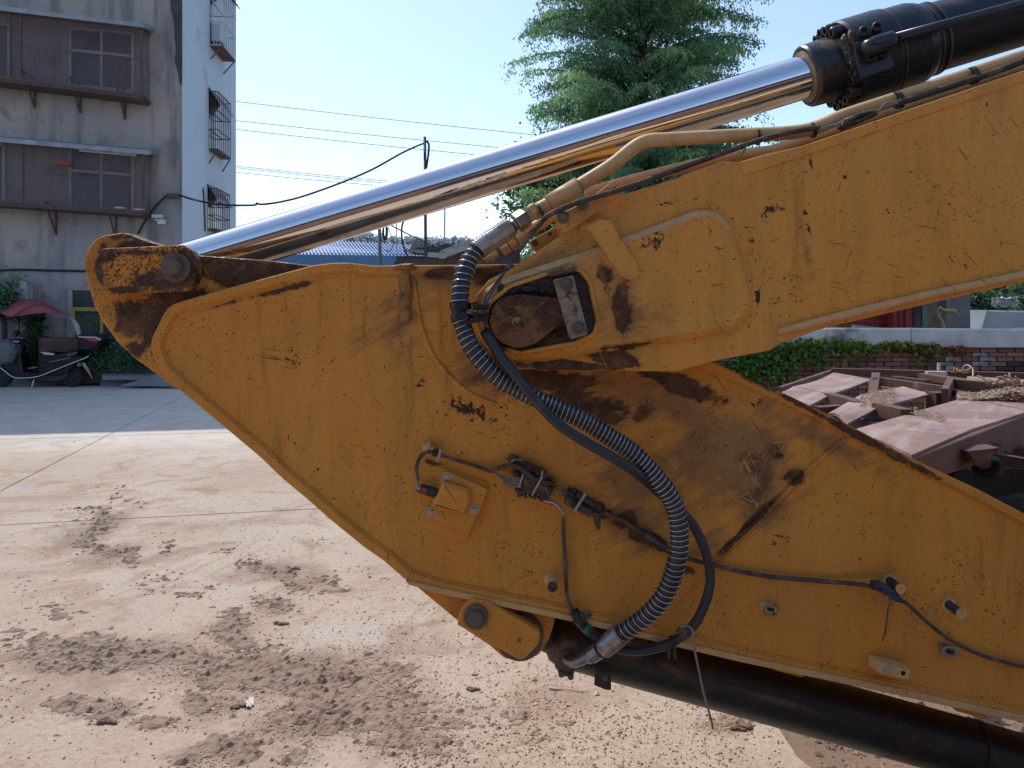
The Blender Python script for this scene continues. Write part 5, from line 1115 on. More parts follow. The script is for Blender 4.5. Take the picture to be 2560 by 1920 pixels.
dust_or_light_top(MB().slab(Mp(B_BOX, -.016), (0, .52, 0), 0).build('boom_box', P_BOOM, boom), TOPD)
MB().slab(Mp([(1849, 404), (2011, 363), (2200, 298), (2560, 176), (3990, -282), (3990, -254), (2560, 204), (2200, 326), (2011, 391), (1862, 438)], -.094), (0, .012, 0), .0015).build('top_flange', P_BOOM, boom)
# back plate of the fork
MB().slab(Mp([(1700, 480), (1560, 515), (1440, 600), (1300, 690), (1215, 750), (1210, 830), (1292, 915), (1690, 920), (1800, 890)], .47), (0, .04, 0), 0).build('boom_plate', P_BOOM, boom)
R_OUT = rp([(1212, 722, 20), (1245, 700, 20), (1300, 680), (1505, 614), (1812, 498, 90), (1890, 770, 70), (1840, 828, 60), (1600, 866), (1440, 892), (1290, 902, 30), (1236, 876, 40), (1206, 830, 50), (1196, 775, 40)], 8)
rplate = mslab(R_OUT, -.119, -.088, .015).build('reinforcement_plate', P_BOOM, boom, label='raised rounded plate welded round the pivot'); dust_or_light_top(rplate, P_TAN, .3)  # pale dusty paint on upward bevels also paints in the light they catch
MB().slab(Mp(rp([(1948, 822, 4), (2144, 770), (2330, 726), (2560, 678), (3990, 299), (3990, 317), (2560, 696), (2330, 744), (2144, 790), (1955, 836, 6), (1950, 834)]), -.108), (0, .02, 0), .006).build('bottom_flange', P_TAN, boom)
m = MB(); m.tube(catmull([M(x, y, -.0905) for x, y in ((1952, 428), (1962, 500), (1978, 570), (1990, 640), (2005, 720), (2036, 790))], 6), .0035, 6); m.build('weld_seam', P_BOOM, boom)
# lever-like cable bracket with rounded foot
lv = rp([(1466, 566), (1500, 548), (1530, 552), (1550, 595), (1592, 655, 14), (1600, 690, 16), (1574, 702, 16), (1551, 690, 12), (1500, 612)])
mslab(lv, -.132, -.114, .002).build('support_leg', P_BOOM, boom)
tb = rp([(1322, 604, 6), (1395, 563, 4), (1407, 584), (1338, 630, 4)])
mslab(tb, -.02, .0, .001).build('tab', P_PLAIN, boom)
m = MB(); m.lathe(M(1375, 585, -.021), (0, -1, 0), [(0, .0055), (.0004, .005)], 14).lathe(M(1338, 608, -.021), (0, -1, 0), [(0, .008), (.0004, .007)], 14); m.build('hole', DIRTY, boom)
br = rp([(1389, 541, 5), (1470, 500), (1536, 448, 8), (1551, 468, 6), (1560, 480), (1530, 508), (1480, 540), (1410, 585, 6), (1400, 575)])
brk = mslab(br, -.112, -.098, .0015).build('hose_bracket', P_BOOM, boom)
MB().lathe(M(1528, 464, -.112), (0, -1, 0), [(0, ms(8)), (.003, ms(7.5))], 16).build('plug', P_TAN, brk)
bolt(ROUND_BOLT, 1407, 543, -.112, 16, brk); bolt(ROUND_BOLT, 1455, 512, -.112, 14, brk)
# --- pivot pocket
pk = rp([(1500, 800, 30), (1478, 700, 34), (1450, 668, 30), (1400, 668), (1270, 712, 60), (1215, 760, 40), (1208, 810, 40), (1240, 870, 40), (1300, 888, 30), (1440, 862), (1490, 840, 30)], 7)
m = MB(); ringslab(m, Mp(pk, -.132), .010, .018, .003); ring = m.build('pocket_ring', P_BOOM, boom)
pk2 = [Vector((p.x, p.z)) for p in Mp(pk, -.1185)]; pk2 = inset2(pk2, .006)
MB().slab([Vector((p.x, MD - .1215, p.y)) for p in pk2], (0, .004, 0), 0).build('greasy_pocket', GREASE, boom, label='black grease round the pivot pin')
m = MB()
for i in range(70):
    x = random.uniform(1245, 1385); y = 722 + (x - 1300) ** 2 * .0009 + random.gauss(0, 5)
    m.ball(M(x, y, -.125), random.uniform(.003, .008), 7, 4, (1.3, .7, .8), jit=.5)
for i in range(46):
    x = random.uniform(1330, 1420); m.ball(M(x, 872 - (x - 1330) * .62 + random.gauss(0, 6), -.123), random.uniform(.002, .006), 6, 4, (1.2, .7, .8), jit=.5)
m.build('grease_clumps', GREASE, boom)
pc = rp([(1401, 746), (1340, 740), (1292, 735, 30), (1240, 750, 50), (1222, 800, 50), (1238, 850, 50), (1292, 874, 50), (1340, 858, 30), (1412, 802)], 8)
pin = mslab(pc, -.146, -.118, .002).build('pivot_pin_cap', P_PIN, boom, label='rusty teardrop plate on the pivot pin')
MB().lathe(M(1292, 803, -.146), (0, -1, 0), [(0, ms(22)), (.004, ms(21)), (.005, ms(17)), (.004, ms(13))], 26).build('plug', P_PIN, pin)
MB().lathe(M(1292, 804, -.1505), (0, -1, 0), [(0, ms(12)), (.004, ms(12)), (.004, ms(9)), (.001, ms(8.6)), (.001, 0)], 6, smooth=False, phase=.2, caps=False).build('hex_socket', BARM, pin)
bar = mslab(rp([(1383, 699, 5), (1433, 688, 5), (1471, 836, 5), (1426, 850, 5)]), -.165, -.146, .002).build('retaining_bar', BARM, boom, label='dusty grey bar with two bolts')
bolt(ROUND_BOLT, 1416, 709, -.165, 17, bar); bolt(ROUND_BOLT, 1446, 819, -.165, 17, bar)
m = MB()
for i in range(16): m.ball(M(1378 + i * 3.6, 684 - i * .9 + random.uniform(-3, 3), -.145), .010, 8, 5, (1, 1, .8), jit=.4)
m.build('dried_mud', DIRTY, boom)

# --- arm cylinder (chrome rod, gland, barrel)
AD = MD + .26
def A(px, off=0, D=AD):                          # point on the rod axis above photo column px
    return W(px, 500 - .3037 * (px - 1000) + off, D)
adir = (A(2000) - A(1000)).normalized(); am = AD / F * math.sqrt(1 + .3037 ** 2)
def alathe(mb, prof, sides=64): return mb.lathe(A(prof[0][0]), adir, [((x - prof[0][0]) * am, ms(r, AD)) for x, r in prof], sides)
armc = empty('arm_cylinder', (0, 0, 0)); armc.parent = EX; armc['label'] = 'hydraulic cylinder with a polished rod across the top'
rod = alathe(MB(), [(385, 54), (2040, 54)], 96).build('rod', CHROME, armc, label='shiny chrome rod')
m = MB(); m.lathe(M(318, 672, .10), (0, 1, 0), [(0, ms(66, AD)), (.28, ms(66, AD))], 40); alathe(m, [(330, 40), (396, 50)], 40)
m.build('rod_eye', blackpaint('rod_eye_metal', .45, base=(.05, .03, .02, 1)), armc)
gl = alathe(MB(), [(2013, 55), (2013, 62), (2019, 64), (2013, 68), (2013, 74), (2018, 77), (2078, 79), (2084, 84), (2102, 84)], 72).build('gland', BLK, armc)
alathe(MB(), [(2011, 55), (2011, 64), (2024, 64)], 48).build('wiper_seal', simple('sand_coloured_seal', (.42, .30, .18, 1), (.22, .15, .09, 1), 20, .6), gl)
head = alathe(MB(), [(2102, 70), (2102, 106), (2110, 109), (2196, 109), (2199, 107), (2204, 107), (2204, 104), (2270, 103), (2288, 98), (2302, 89), (2306, 90), (2314, 91), (2318, 87), (2330, 86)], 72).build('cylinder_head', BLK, armc)
alathe(MB(), [(2328, 85), (3600, 85), (3610, 92), (3660, 92)], 72).build('barrel', BLK, armc)
m = MB()
for px in (2205, 2304, 2322): alathe(m, [(px, 104 if px == 2205 else 88), (px + 1, 107.5 if px == 2205 else 91), (px + 4, 107.5 if px == 2205 else 90), (px + 5, 104 if px == 2205 else 86)], 72)
m.build('weld_ring', simple('dusty_weld_ring', (.13, .12, .12, 1), (.05, .05, .06, 1), 20, .55), armc)
ux = adir.cross(Vector((0, -1, 0))).normalized()     # 'up' across the axis
if ux.z < 0: ux = -ux
qd = (-adir).to_track_quat('Z', 'Y').to_euler()
for a in (-82, -60, -40, -20, 0, 18, 38, 105, 125, 145, 163, 181, 200, 220, 245):
    th = R(a); rad = ms(93, AD)
    c = A(2102) + ux * math.cos(th) * rad + Vector((0, -1, 0)) * math.sin(th) * rad
    place('bolt', SOCK, c, gl, rot=qd)
# the near side of the head carries the port block
pb = MB(); nrm = Vector((0, -1, 0)); c0 = A(2180, 4, AD - .128)
E = adir * .052; Uv = ux * .056
pb.slab([c0 - E - Uv * .9 + nrm * .012, c0 - E * .9 + Uv + nrm * .012, c0 + E * .8 + Uv * .98 + nrm * .012, c0 + E - Uv * .8 + nrm * .012], -nrm * .05, .003)
port = pb.build('port_block', BLK, armc)
for (x, y) in ((2158, 84), (2191, 73), (2176, 147), (2206, 137)):
    place('bolt', SOCK, W(x, y, AD - .135), port, rot=(Vector((-.35, -1, -.05))).to_track_quat('Z', 'Y').to_euler(), scale=.86)
m = MB(); m.tube(catmull([W(2168, 122, AD - .15), W(2178, 117, AD - .168), (W(2200, 109, AD - .17)), W(2232, 100, AD - .17)], 5), ms(23, AD - .17), 18, rf=lambda t, i: .72 + .28 * min(1, t * 4)); m.build('port_elbow', BLK, armc)
MB().tube([W(2228, 98, AD - .165), W(2400, 51.5, AD - .165), W(3560, -262, AD - .165)], ms(12.5, AD - .16), 18).build('steel_pipe', BLK, armc)
m = MB()   # angular cast web caked with grime in front of the bolts
for k in range(15):
    m.ball(W(2128 + k * 1.9 + random.uniform(-3, 3), 88 + k * 6.4, AD - .122), .013, 8, 5, (.8, .8, 1.15), jit=.35); m.ball(W(2112 + k * 2.0 + random.uniform(-3, 3), 96 + k * 6.0, AD - .112), .012, 8, 5, (.8, .8, 1.15), jit=.35)
m.build('caked_grime', simple('oily_grit', (.15, .10, .06, 1), (.035, .025, .02, 1), 60, .5, bump=1, bscale=160), gl)

# --- bucket cylinder below the stick
BD = MD + .22
def Bx(px, D=BD): return W(px, 1760 + .278 * (px - 2015), D)
bdir = (Bx(2000) - Bx(1500)).normalized(); bm = BD / F * math.sqrt(1 + .278 ** 2)
def blathe(mb, prof, sides=56): return mb.lathe(Bx(prof[0][0]), bdir, [((x - prof[0][0]) * bm, ms(r, BD)) for x, r in prof], sides)
bc = empty('bucket_cylinder', (0, 0, 0)); bc.parent = EX; bc['label'] = 'black hydraulic cylinder under the stick'
blathe(MB(), [(1372, 40), (1388, 62), (1410, 70), (1500, 71), (2424, 71), (2424, 74), (2446, 74), (2446, 71), (2980, 71)]).build('barrel', BLK2, bc)
MB().lathe(M(1302, 1598, .10), (0, 1, 0), [(0, ms(52)), (.24, ms(52))], 36).build('cylinder_eye', BLK2, bc)
m = MB(); m.lathe(Bx(1320), bdir, [(0, ms(44)), (.12, ms(60))], 24); m.build('cylinder_end', BLK2, bc)
fl = rp([(1395, 1622, 10), (1412, 1598, 10), (1440, 1604, 10), (1450, 1628, 8), (1446, 1660, 10), (1432, 1694, 10), (1404, 1694, 12), (1386, 1668, 14)])
flg = mslab(fl, .085, .135, .006).build('port_flange', CAST, bc)
for x, y in ((1417, 1630), (1443, 1634), (1403, 1682), (1426, 1688)):
    MB().lathe(M(x, y, .085), (0, -1, 0), [(-.02, ms(8.5)), (.012, ms(8.5)), (.014, ms(7))], 6, smooth=False, phase=random.random()).build('bolt', CAST, flg)
bk = mslab([(1487, 1676), (1528, 1680), (1528, 1726), (1514, 1725), (1486, 1713)], .10, .106, .001)
bko = bk.build('bracket', simple('black_bracket_steel', (.02, .02, .024, 1), (.05, .04, .035, 1), 12, .45), bc)
bolt(ROUND_BOLT, 1512, 1694, .10, 8, bko)

# --- big wrapped hose with its coil spring
H1 = [(1280, 567, -.055), (1233, 597, -.075), (1197, 622, -.085), (1172, 655, -.10), (1158, 690, -.115), (1151, 736, -.13), (1150, 775, -.135), (1160, 822, -.14), (1180, 870, -.15), (1213, 914, -.155), (1258, 953, -.15), (1310, 982, -.15), (1352, 1002, -.155),
      (1403, 1025, -.16), (1464, 1055, -.165), (1534, 1099, -.165), (1591, 1140, -.165), (1643, 1197, -.165), (1680, 1250, -.16), (1696, 1307, -.155), (1698, 1360, -.15), (1692, 1400, -.145), (1680, 1445, -.13), (1655, 1497, -.11), (1615, 1540, -.085), (1568, 1574, -.055), (1545, 1591, -.035), (1505, 1624, 0.0)]
hp = resample(catmull([M(x, y, b) for x, y, b in H1], 10), .004)
hose = MB().tube(hp, .0212, 18).build('spring_guarded_hose', RUBBER, EX, label='thick black hose inside a bright coil spring')
L = len(hp); s0 = int(L * .068); s1 = int(L * .945)
fr = frames(hp); m = MB(); coil = []; ph = 0; pitch = .0137; step = .004
for i in range(s0, s1):
    for k in range(6):
        t = k / 6; p = hp[i].lerp(hp[i + 1], t); _, n, b = fr[i]
        ph += 2 * math.pi / (pitch * (1 + .22 * math.sin(i * .021 + .6) + .10 * math.sin(i * .37) * math.sin(i * .11))) * step / 6
        coil.append(p + (n * math.cos(ph) + b * math.sin(ph)) * .0238)
m.tube(coil, .00155, 5); m.build('coil_spring', ZINC, hose)
m = MB()
for a, b in ((2, s0 + 3), (s1 - 2, L - 3)):
    seg = []
    for i in range(a, b):
        for k in range(3): seg.append(hp[i].lerp(hp[i + 1], k / 3))
    MB().tube(seg, .0262, 22, rf=lambda t, i: 1 + (.05 if i % 4 < 2 else -.05)).build('end_sleeve', ZINC2, hose, label='tightly coiled metal sleeve at the hose end')
# lower fitting and elbow
el = catmull([M(1512, 1618, -.004), M(1490, 1634, .010), M(1470, 1642, .02), M(1450, 1651, .03), M(1434, 1656, .045), M(1420, 1650, .07), M(1416, 1646, .10)], 6)
m = MB(); m.tube(el, .0145, 18); m.tube([M(1497, 1627, .004), M(1478, 1640, .012)], .0215, 8, smooth=False); m.tube([M(1478, 1640, .012), M(1470, 1643, .016)], .018, 16); m.build('elbow_fitting', simple('bare_steel', (.36, .35, .36, 1), (.24, .22, .22, 1), 12, .4, metal=.8), hose)
# upper fitting: hex nuts
m = MB(); ax = [M(1290, 560, -.05), M(1352, 519, -.035)]; d = (ax[1] - ax[0]).normalized(); q = lambda t: ax[0] + d * t * (ax[1] - ax[0]).length
m.lathe(q(-.55), d, [(0, .022), (.016, .022)], 6, smooth=False, phase=.2)
m.lathe(q(-.35), d, [(0, .016), (.028, .016)], 20)
m.lathe(q(.0), d, [(0, .024), (.004, .0275), (.030, .0275), (.036, .024)], 6, smooth=False, phase=.5)
m.build('hex_nut', ZINC2, hose)
MB().lathe(q(.62), d, [(0, .022), (.003, .0245), (.018, .0245), (.021, .02)], 6, smooth=False, phase=.1).build('hex_nut', P_TAN, hose)

# --- yellow steel pipes on top of the boom
pa = catmull([M(1330, 532, -.04), M(1369, 511, -.03), M(1443, 467, -.01), M(1529, 413, 0), M(1575, 376, 0), M(1603, 358, 0), M(1632, 350, 0), M(1676, 348, 0), M(1878, 337, 0), M(1960, 333, 0), M(2030, 322, 0), M(2109, 290, 0), M(2228, 251, 0), M(2407, 192, 0), M(2560, 141, 0), M(2760, 76, 0), M(3400, -129, 0), M(3980, -315, 0)], 8)
pipe = MB().tube(pa, ms(17.5), 20).build('oil_pipe', P_TAN, EX, label='dusty yellow steel pipe bending over the boom')
MB().tube([M(1371, 511, -.03), M(1444, 467, -.012)], ms(23), 22).build('pipe_sleeve', P_TAN, pipe)
MB().lathe(M(1443, 467.5, -.012), (M(1444, 467, -.012) - M(1371, 511, -.03)), [(0, ms(23.5)), (.004, ms(24)), (.007, ms(18))], 22).build('weld_ring', WELD, pipe)
pb_ = catmull([M(1463, 484, .12), M(1530, 464, .12), M(1600, 445, .12), M(1700, 420, .12), M(1800, 398, .12), M(1890, 382, .12), M(1942, 373, .12), M(2052, 336, .12), M(2200, 288, .12), M(2400, 222, .12), M(2760, 100, .12), M(3980, -300, .12)], 6)
MB().tube(pb_, ms(15), 18).build('oil_pipe', P_TAN, EX)
# second, half hidden fitting under the hose
m = MB(); m.tube(catmull([M(1400, 530, .08), M(1340, 566, .08), M(1300, 590, .08)], 4), ms(15), 14); p2 = m.build('oil_pipe', P_TAN, EX)
d2 = (M(1210, 650, .07) - M(1310, 585, .08)).normalized(); m = MB()
for t, r, n in ((0, 26, 6), (.025, 20, 12), (.05, 23, 6), (.085, 17, 12), (.105, 21, 6)): m.lathe(M(1306, 588, .07) + d2 * t, d2, [(0, ms(r)), (.022, ms(r))], n, smooth=False, phase=t * 20)
m.build('hex_nut', P_TAN, p2)
m = MB()
for k in range(5): m.tube(catmull([M(1225 + k * 4, 640 - k * 3, .05), M(1205 + k * 6, 655 + k * 2, .05), M(1240 + 10 * k, 668 + k, .05)], 4), .0028, 5)
m.build('wire_loop', HARN2, p2)

# --- plain black hose
H2 = [(1212, 830, -.135), (1227, 851, -.15), (1254, 894, -.165), (1294, 944, -.185), (1334, 996, -.2), (1395, 1059, -.205), (1460, 1103, -.205), (1525, 1140, -.205), (1590, 1181, -.19), (1640, 1225, -.14), (1690, 1268, -.09), (1725, 1303, -.07), (1749, 1343, -.065), (1768, 1392, -.065), (1776, 1440, -.065),
      (1771, 1480, -.065), (1756, 1524, -.065), (1732, 1565, -.06), (1685, 1603, -.045), (1635, 1621, -.025), (1585, 1627, -.01), (1545, 1620, .0), (1495, 1594, .0), (1461, 1567, -.01), (1441, 1547, -.018)]
h2p = resample(catmull([M(x, y, b) for x, y, b in H2], 8), .008)
h2 = MB().tube(h2p, .0125, 16).build('rubber_hose', RUBBER, EX, label='plain smooth black hose curving beside the spring guarded one')
g1 = M(1470, 1575, -.007); g2 = M(1455, 1562, -.012)
MB().tube([M(1474, 1578, -.006), M(1458, 1565, -.011)], .0136, 16).build('tape_band', GREEN, h2)
# black clamp holding both hoses
cl = empty('hose_clamp', (0, 0, 0)); cl.parent = EX; cl['label'] = 'two black plastic bands strapping the hoses at the pivot'
def band(c, d, r, w, name, ry=1.0):
    d = Vector(d).normalized(); MB().lathe(c - d * w / 2, d, [(0, r * .94), (0, r), (w, r), (w, r * .94)], 28).build(name, PLAS, cl)
band(M(1151, 765, -.134), (M(1151, 790, -.134) - M(1151, 745, -.134)), .0275, .017, 'clamp_band'); band(M(1154, 793, -.136), (M(1158, 815, -.14) - M(1150, 770, -.134)), .0275, .017, 'clamp_band')
for y in (766, 792): mslab([(1180, y - 9), (1222, y - 7), (1222, y + 7), (1182, y + 9)], -.155, -.120, .003).build('clamp_arm', PLAS, cl)
MB().box(M(1188, 764, -.155), (.012, .012, .018)).box(M(1190, 789, -.155), (.014, .012, .018)).build('clamp_buckle', PLAS, cl)
MB().slab([M(1160, 803, -.168), M(1190, 797, -.165), M(1218, 792, -.16), M(1221, 800, -.16), M(1190, 807, -.165), M(1162, 813, -.168)], (0, .006, 0), .001).build('cable_tie', PLAS, cl)
MB().box(M(1212, 797, -.164), (.013, .010, .014)).build('tie_head', PLAS, cl)
MB().tube([M(1168, 778, -.16), M(1182, 780, -.165)], .006, 8).build('clamp_screw', BARM, cl)

# --- braided cable from the boom top to the clamp, with the connector
def cable(name, pts, r, mat, parent, n=6, lab=None, sides=9, wob=0):
    p = [M(x, y, b) for x, y, b in pts]
    return MB().tube(catmull(p, n), r, sides, rf=(lambda t, i: 1 + wob * math.sin(i * 1.9) * math.sin(i * .73)) if wob else None).build(name, mat, parent, label=lab)
bcab = cable('braided_cable', [(2050, 319, -.03), (2023, 322, -.035), (1950, 336, -.04), (1887, 354, -.04), (1820, 378, -.04), (1745, 405, -.04), (1647, 440, -.06), (1600, 457, -.10), (1552, 473, -.125), (1507, 487, -.13), (1453, 503, -.13), (1405, 521, -.125),
      (1367, 541, -.10), (1345, 565, -.09), (1326, 585, -.09), (1294, 630, -.10), (1266, 674, -.13)], .0072, HARN, EX, lab='brown braided cable lying along the boom and down to the clamp', wob=.06)
for k in range(4):
    cable('wire', [(1268, 670, -.13), (1250 - k * 2, 702, -.135 - .003 * k), (1232 - k * 4, 735, -.14), (1219 - k * 3, 762, -.145), (1209 + k, 800, -.14), (1213, 830, -.135)], .0026, RUBBER2 if k % 2 else HARN2, bcab)
cw = []
for k in range(4):
    cw.append(cable('wire', [(2040, 322 + k, -.03), (2060, 318 + 5 * math.sin(k), -.04), (2080, 316 - 4 * math.sin(k * 2), -.04), (2096, 308 + 2 * k, -.05), (2116, 297 + 4 * k, -.05)], .0022, HARN2, bcab))
    cable('wire', [(2190, 277 + 4 * k, -.05), (2210, 270 - 3 * k, -.05), (2230, 262 - 2 * k, -.04), (2250, 256 - k, -.03)], .0020, HARN2, bcab)
MB().slab([M(2110, 296, -.07), M(2150, 279, -.07), M(2192, 270, -.07), (M(2196, 286, -.07)), M(2150, 306, -.07), M(2120, 319, -.07), M(2108, 312, -.07)], (0, .04, 0), .004).build('connector', CONN, bcab)
m = MB()
for k in range(3): m.bar(M(2125 + k * 7, 303 - 2 * k, -.073), M(2165 + k * 7, 285 - 2 * k, -.073), .003)
m.build('connector_ridge', RUBBER2, bcab)
cable('braided_cable', [(2246, 257, -.03), (2288, 245, -.03), (2340, 228, -.03), (2407, 206, -.03), (2497, 176, -.03), (2560, 152, -.03), (2700, 105, -.03), (3980, -300, -.03)], .0090, HARN, EX, wob=.08)
def strap(px, py, a, w, parent, r, b=-.02, mat=PLAS):
    d = Vector((math.cos(R(a)), 0, -math.sin(R(a)))); MB().lathe(M(px, py, b) - d * w / 2, d, [(0, r * .9), (0, r), (w, r), (w, r * .9)], 20).build('cable_tie', mat, parent)
strap(1893, 342, -4, .006, pipe, ms(21), 0); strap(1352, 530, -32, .007, pipe, ms(26), -.045, RUBBER2); strap(2030, 325, -15, .008, pipe, ms(20), 0, RUBBER2); strap(2245, 250, -18, .012, pipe, ms(22), -.01, RUBBER2); strap(2432, 189, -18, .012, pipe, ms(22), -.01, RUBBER2)
MB().slab([M(1868, 358, -.05), M(1866, 375, -.05), M(1856, 395, -.06), M(1846, 402, -.06), M(1850, 388, -.06), M(1860, 372, -.05)], (0, .001, 0)).slab([M(1850, 372, -.055), M(1842, 385, -.06), M(1840, 398, -.06), M(1848, 388, -.06)], (0, .001, 0)).build('tape_end', simple('green_yellow_tape', (.20, .22, .03, 1), (.28, .28, .05, 1), 30, .6), pipe)

# --- sensor box on the stick
sb = mslab(rp([(1109, 1169, 8), (1223, 1209, 12), (1212, 1262), (1162, 1359, 8), (1100, 1340), (1044, 1311, 6)]), .002, .012, .0015).build('sensor_box', P_PLAIN, EX, label='small yellow sensor cover with three bolts')
mslab(rp([(1111, 1177, 8), (1222, 1223, 8), (1172, 1336, 5), (1068, 1290, 6)]), -.014, .003, .0025).build('cover', P_PLAIN, sb)
mslab(rp([(1108, 1206, 6), (1172, 1224, 14), (1178, 1250, 16), (1164, 1292, 8), (1078, 1266, 6)]), -.036, -.013, .008).build('raised_housing', P_PLAIN, sb)
for x, y in ((1118, 1192), (1186, 1274), (1077, 1280)):
    bolt(BIG_BOLT, x, y, -.014, 7.2, sb, ZINC2, random.random())
m = MB()
for x, y, r in ((1103, 1285, 7), (1149, 1208, 5), (1200, 1237, 4), (1110, 1294, 4), (1140, 1190, 4)): m.ball(M(x, y, -.014), ms(r), 8, 5, (1, .6, 1))
m.build('lug_bump', P_PLAIN, sb)
cn = MB().slab([M(1052, 1214, -.03), M(1094, 1226, -.03), M(1084, 1246, -.03), M(1046, 1232, -.03)], (0, .025, 0), .003).build('connector', PLAS, sb)
MB().slab([M(1055, 1218, -.033), M(1068, 1222, -.033), M(1064, 1236, -.033), M(1053, 1232, -.033)], (0, .004, 0), .001).build('latch', REDP, cn)
for k, mt_ in enumerate((WIREB, WIREW, WIREB, RUBBER2)):
    cable('wire', [(1052, 1218 + k * 4, -.022), (1042, 1216 + k * 3, -.02), (1042 + k, 1208, -.02), (1045, 1198, -.02)], .0016, mt_, sb, sides=6)

# --- wiring loom across the stick
loom = cable('wiring_loom', [(1045, 1200, -.02), (1041, 1172, -.02), (1047, 1150, -.02), (1060, 1134, -.02), (1078, 1130, -.02), (1094, 1134, -.02), (1127, 1146, -.005), (1177, 1161, -.003), (1228, 1179, -.004)], .0050, HARN, EX, lab='dusty wiring loom crossing the stick plate', wob=.12)
MB().slab(Mp([(1058, 1112), (1074, 1108), (1077, 1120), (1064, 1132), (1056, 1124)], -.02), (0, .035, 0), .002).build('loom_bracket', P_TAN, loom)
MB().box(M(1080, 1120, -.025), (.008, .02, .008)).build('loom_clip', BARM, loom)
mslab([(1097, 1125), (1104, 1127), (1097, 1157), (1091, 1155)], -.032, -.01, .001).build('cable_tie', TIE, loom)
mslab([(1076, 1128), (1094, 1124), (1098, 1142), (1082, 1142)], -.026, -.004, .003).build('loom_clamp', PLAS, loom)
cable('wiring_loom', [(1226, 1178, -.004), (1248, 1170, -.02), (1268, 1164, -.028), (1300, 1170, -.04), (1330, 1194, -.05), (1365, 1208, -.04), (1384, 1212, -.02), (1430, 1240, -.012), (1481, 1275, -.008), (1520, 1287, -.006), (1560, 1303, -.004), (1614, 1338, -.004), (1672, 1374, -.004),
      (1723, 1397, -.012), (1778, 1411, -.015), (1854, 1429, -.008), (1930, 1442, -.008), (2060, 1453, -.008), (2152, 1461, -.02), (2200, 1473, -.045)], .0062, HARN, EX, wob=.09)
for k in range(6):
    cable('wire', [(1236, 1182, -.005), (1258, 1190 + k * 2, -.02 - .002 * k), (1275, 1196 + k * 4, -.035), (1304, 1196 + k * 4, -.035)], .0021, HARN2, loom, sides=6)
cb = MB().slab([M(1312, 1190, -.04), M(1385, 1226, -.04), M(1366, 1254, -.04), M(1345, 1240, -.04), (M(1300, 1222, -.04))], (0, .04, 0), .004).build('connector', CONN, loom)
MB().slab([M(1306, 1186, -.046), M(1310, 1187, -.046), M(1300, 1220, -.046), M(1296, 1217, -.046)], (0, .008, 0), .0008).slab([M(1355, 1176, -.062), M(1358, 1178, -.062), M(1356, 1196, -.062), M(1332, 1239, -.05), M(1328, 1237, -.05), (M(1352, 1194, -.062))], (0, .004, 0), 0).build('cable_tie', TIE, loom)
m = MB()
for i in range(40):
    t = random.random(); m.ball(M(1276 + t * 92, 1146 + t * 48 + random.uniform(-8, 10), random.uniform(-.02, .005)), random.uniform(.006, .012), 7, 5, (1.2, .8, .8), jit=.5)
for i in range(26):
    t = random.random(); m.ball(M(1290 + t * 70, 1228 + t * 18 + random.uniform(-6, 6), random.uniform(-.02, .0)), random.uniform(.004, .009), 7, 5, jit=.5)
for i in range(50):
    t = random.random(); m.ball(M(1420 + t * 80, 1228 + t * 46 + random.uniform(-9, 9), random.uniform(-.008, .006)), random.uniform(.004, .010), 7, 5, jit=.5)
for i in range(30):
    t = random.random(); m.ball(M(1615 + t * 60, 1342 + t * 36 + random.uniform(-9, 9), random.uniform(-.004, .006)), random.uniform(.004, .010), 7, 5, jit=.5)
tag(m.build('caked_mud', CONN, loom), kind='stuff')
for k in range(5): cable('wire', [(1272 + k, 1164 - 2 * k, -.02), (1284, 1152 - k, -.03), (1300 + k, 1148 + k, -.03), (1306, 1160, -.02)], .0022, HARN2, loom, sides=6)
MB().slab([M(1418, 1240, -.03), M(1482, 1276, -.03), M(1474, 1296, -.03), M(1412, 1262, -.03)], (0, .03, 0), .004).build('connector', CONN, loom)
MB().slab([M(1445, 1230, -.03), M(1490, 1262, -.03), M(1484, 1272, -.03), M(1440, 1244, -.03)], (0, .03, 0), .003).build('connector', RUBBER2, loom)
mslab([(1462, 1234), (1467, 1236), (1453, 1258), (1439, 1280), (1435, 1276), (1450, 1254)], -.042, -.02, .0005).build('cable_tie', TIE, loom)
MB().slab([M(1482, 1280, -.02), M(1500, 1284, -.02), M(1502, 1316, -.02), M(1496, 1326, -.02), M(1486, 1310, -.02)], (0, .006, 0), .001).build('rubber_tag', simple('brown_tag', (.12, .06, .025, 1), (.05, .03, .02, 1), 20, .6), loom)
# branch going down to the rubber hose
for k in range(3): cable('wire', [(1362, 1246 + k * 3, -.02), (1384, 1251 + k * 3, -.02), (1399, 1264 + k * 3, -.016), (1407, 1284, -.01), (1409, 1310, -.005)], .0024, (HARN2, RUBBER2, WIREW)[k], loom, sides=6)
cable('wiring_loom', [(1408, 1296, -.006), (1409, 1340, -.004), (1412, 1390, -.006), (1414, 1430, -.008), (1417, 1484, -.012), (1429, 1527, -.02), (1440, 1545, -.02)], .0052, HARN, EX, wob=.06)
jn = MB().slab([M(1428, 1538, -.035), M(1446, 1532, -.035), M(1462, 1552, -.035), M(1452, 1568, -.035), M(1434, 1560, -.035)], (0, .035, 0), .005).build('cable_joint', RUBBER2, EX)
MB().slab([M(1450, 1538, -.05), M(1470, 1526, -.05), M(1481, 1540, -.05), M(1462, 1556, -.05)], (0, .012, 0), .003).build('joint_clip', CONN, jn)
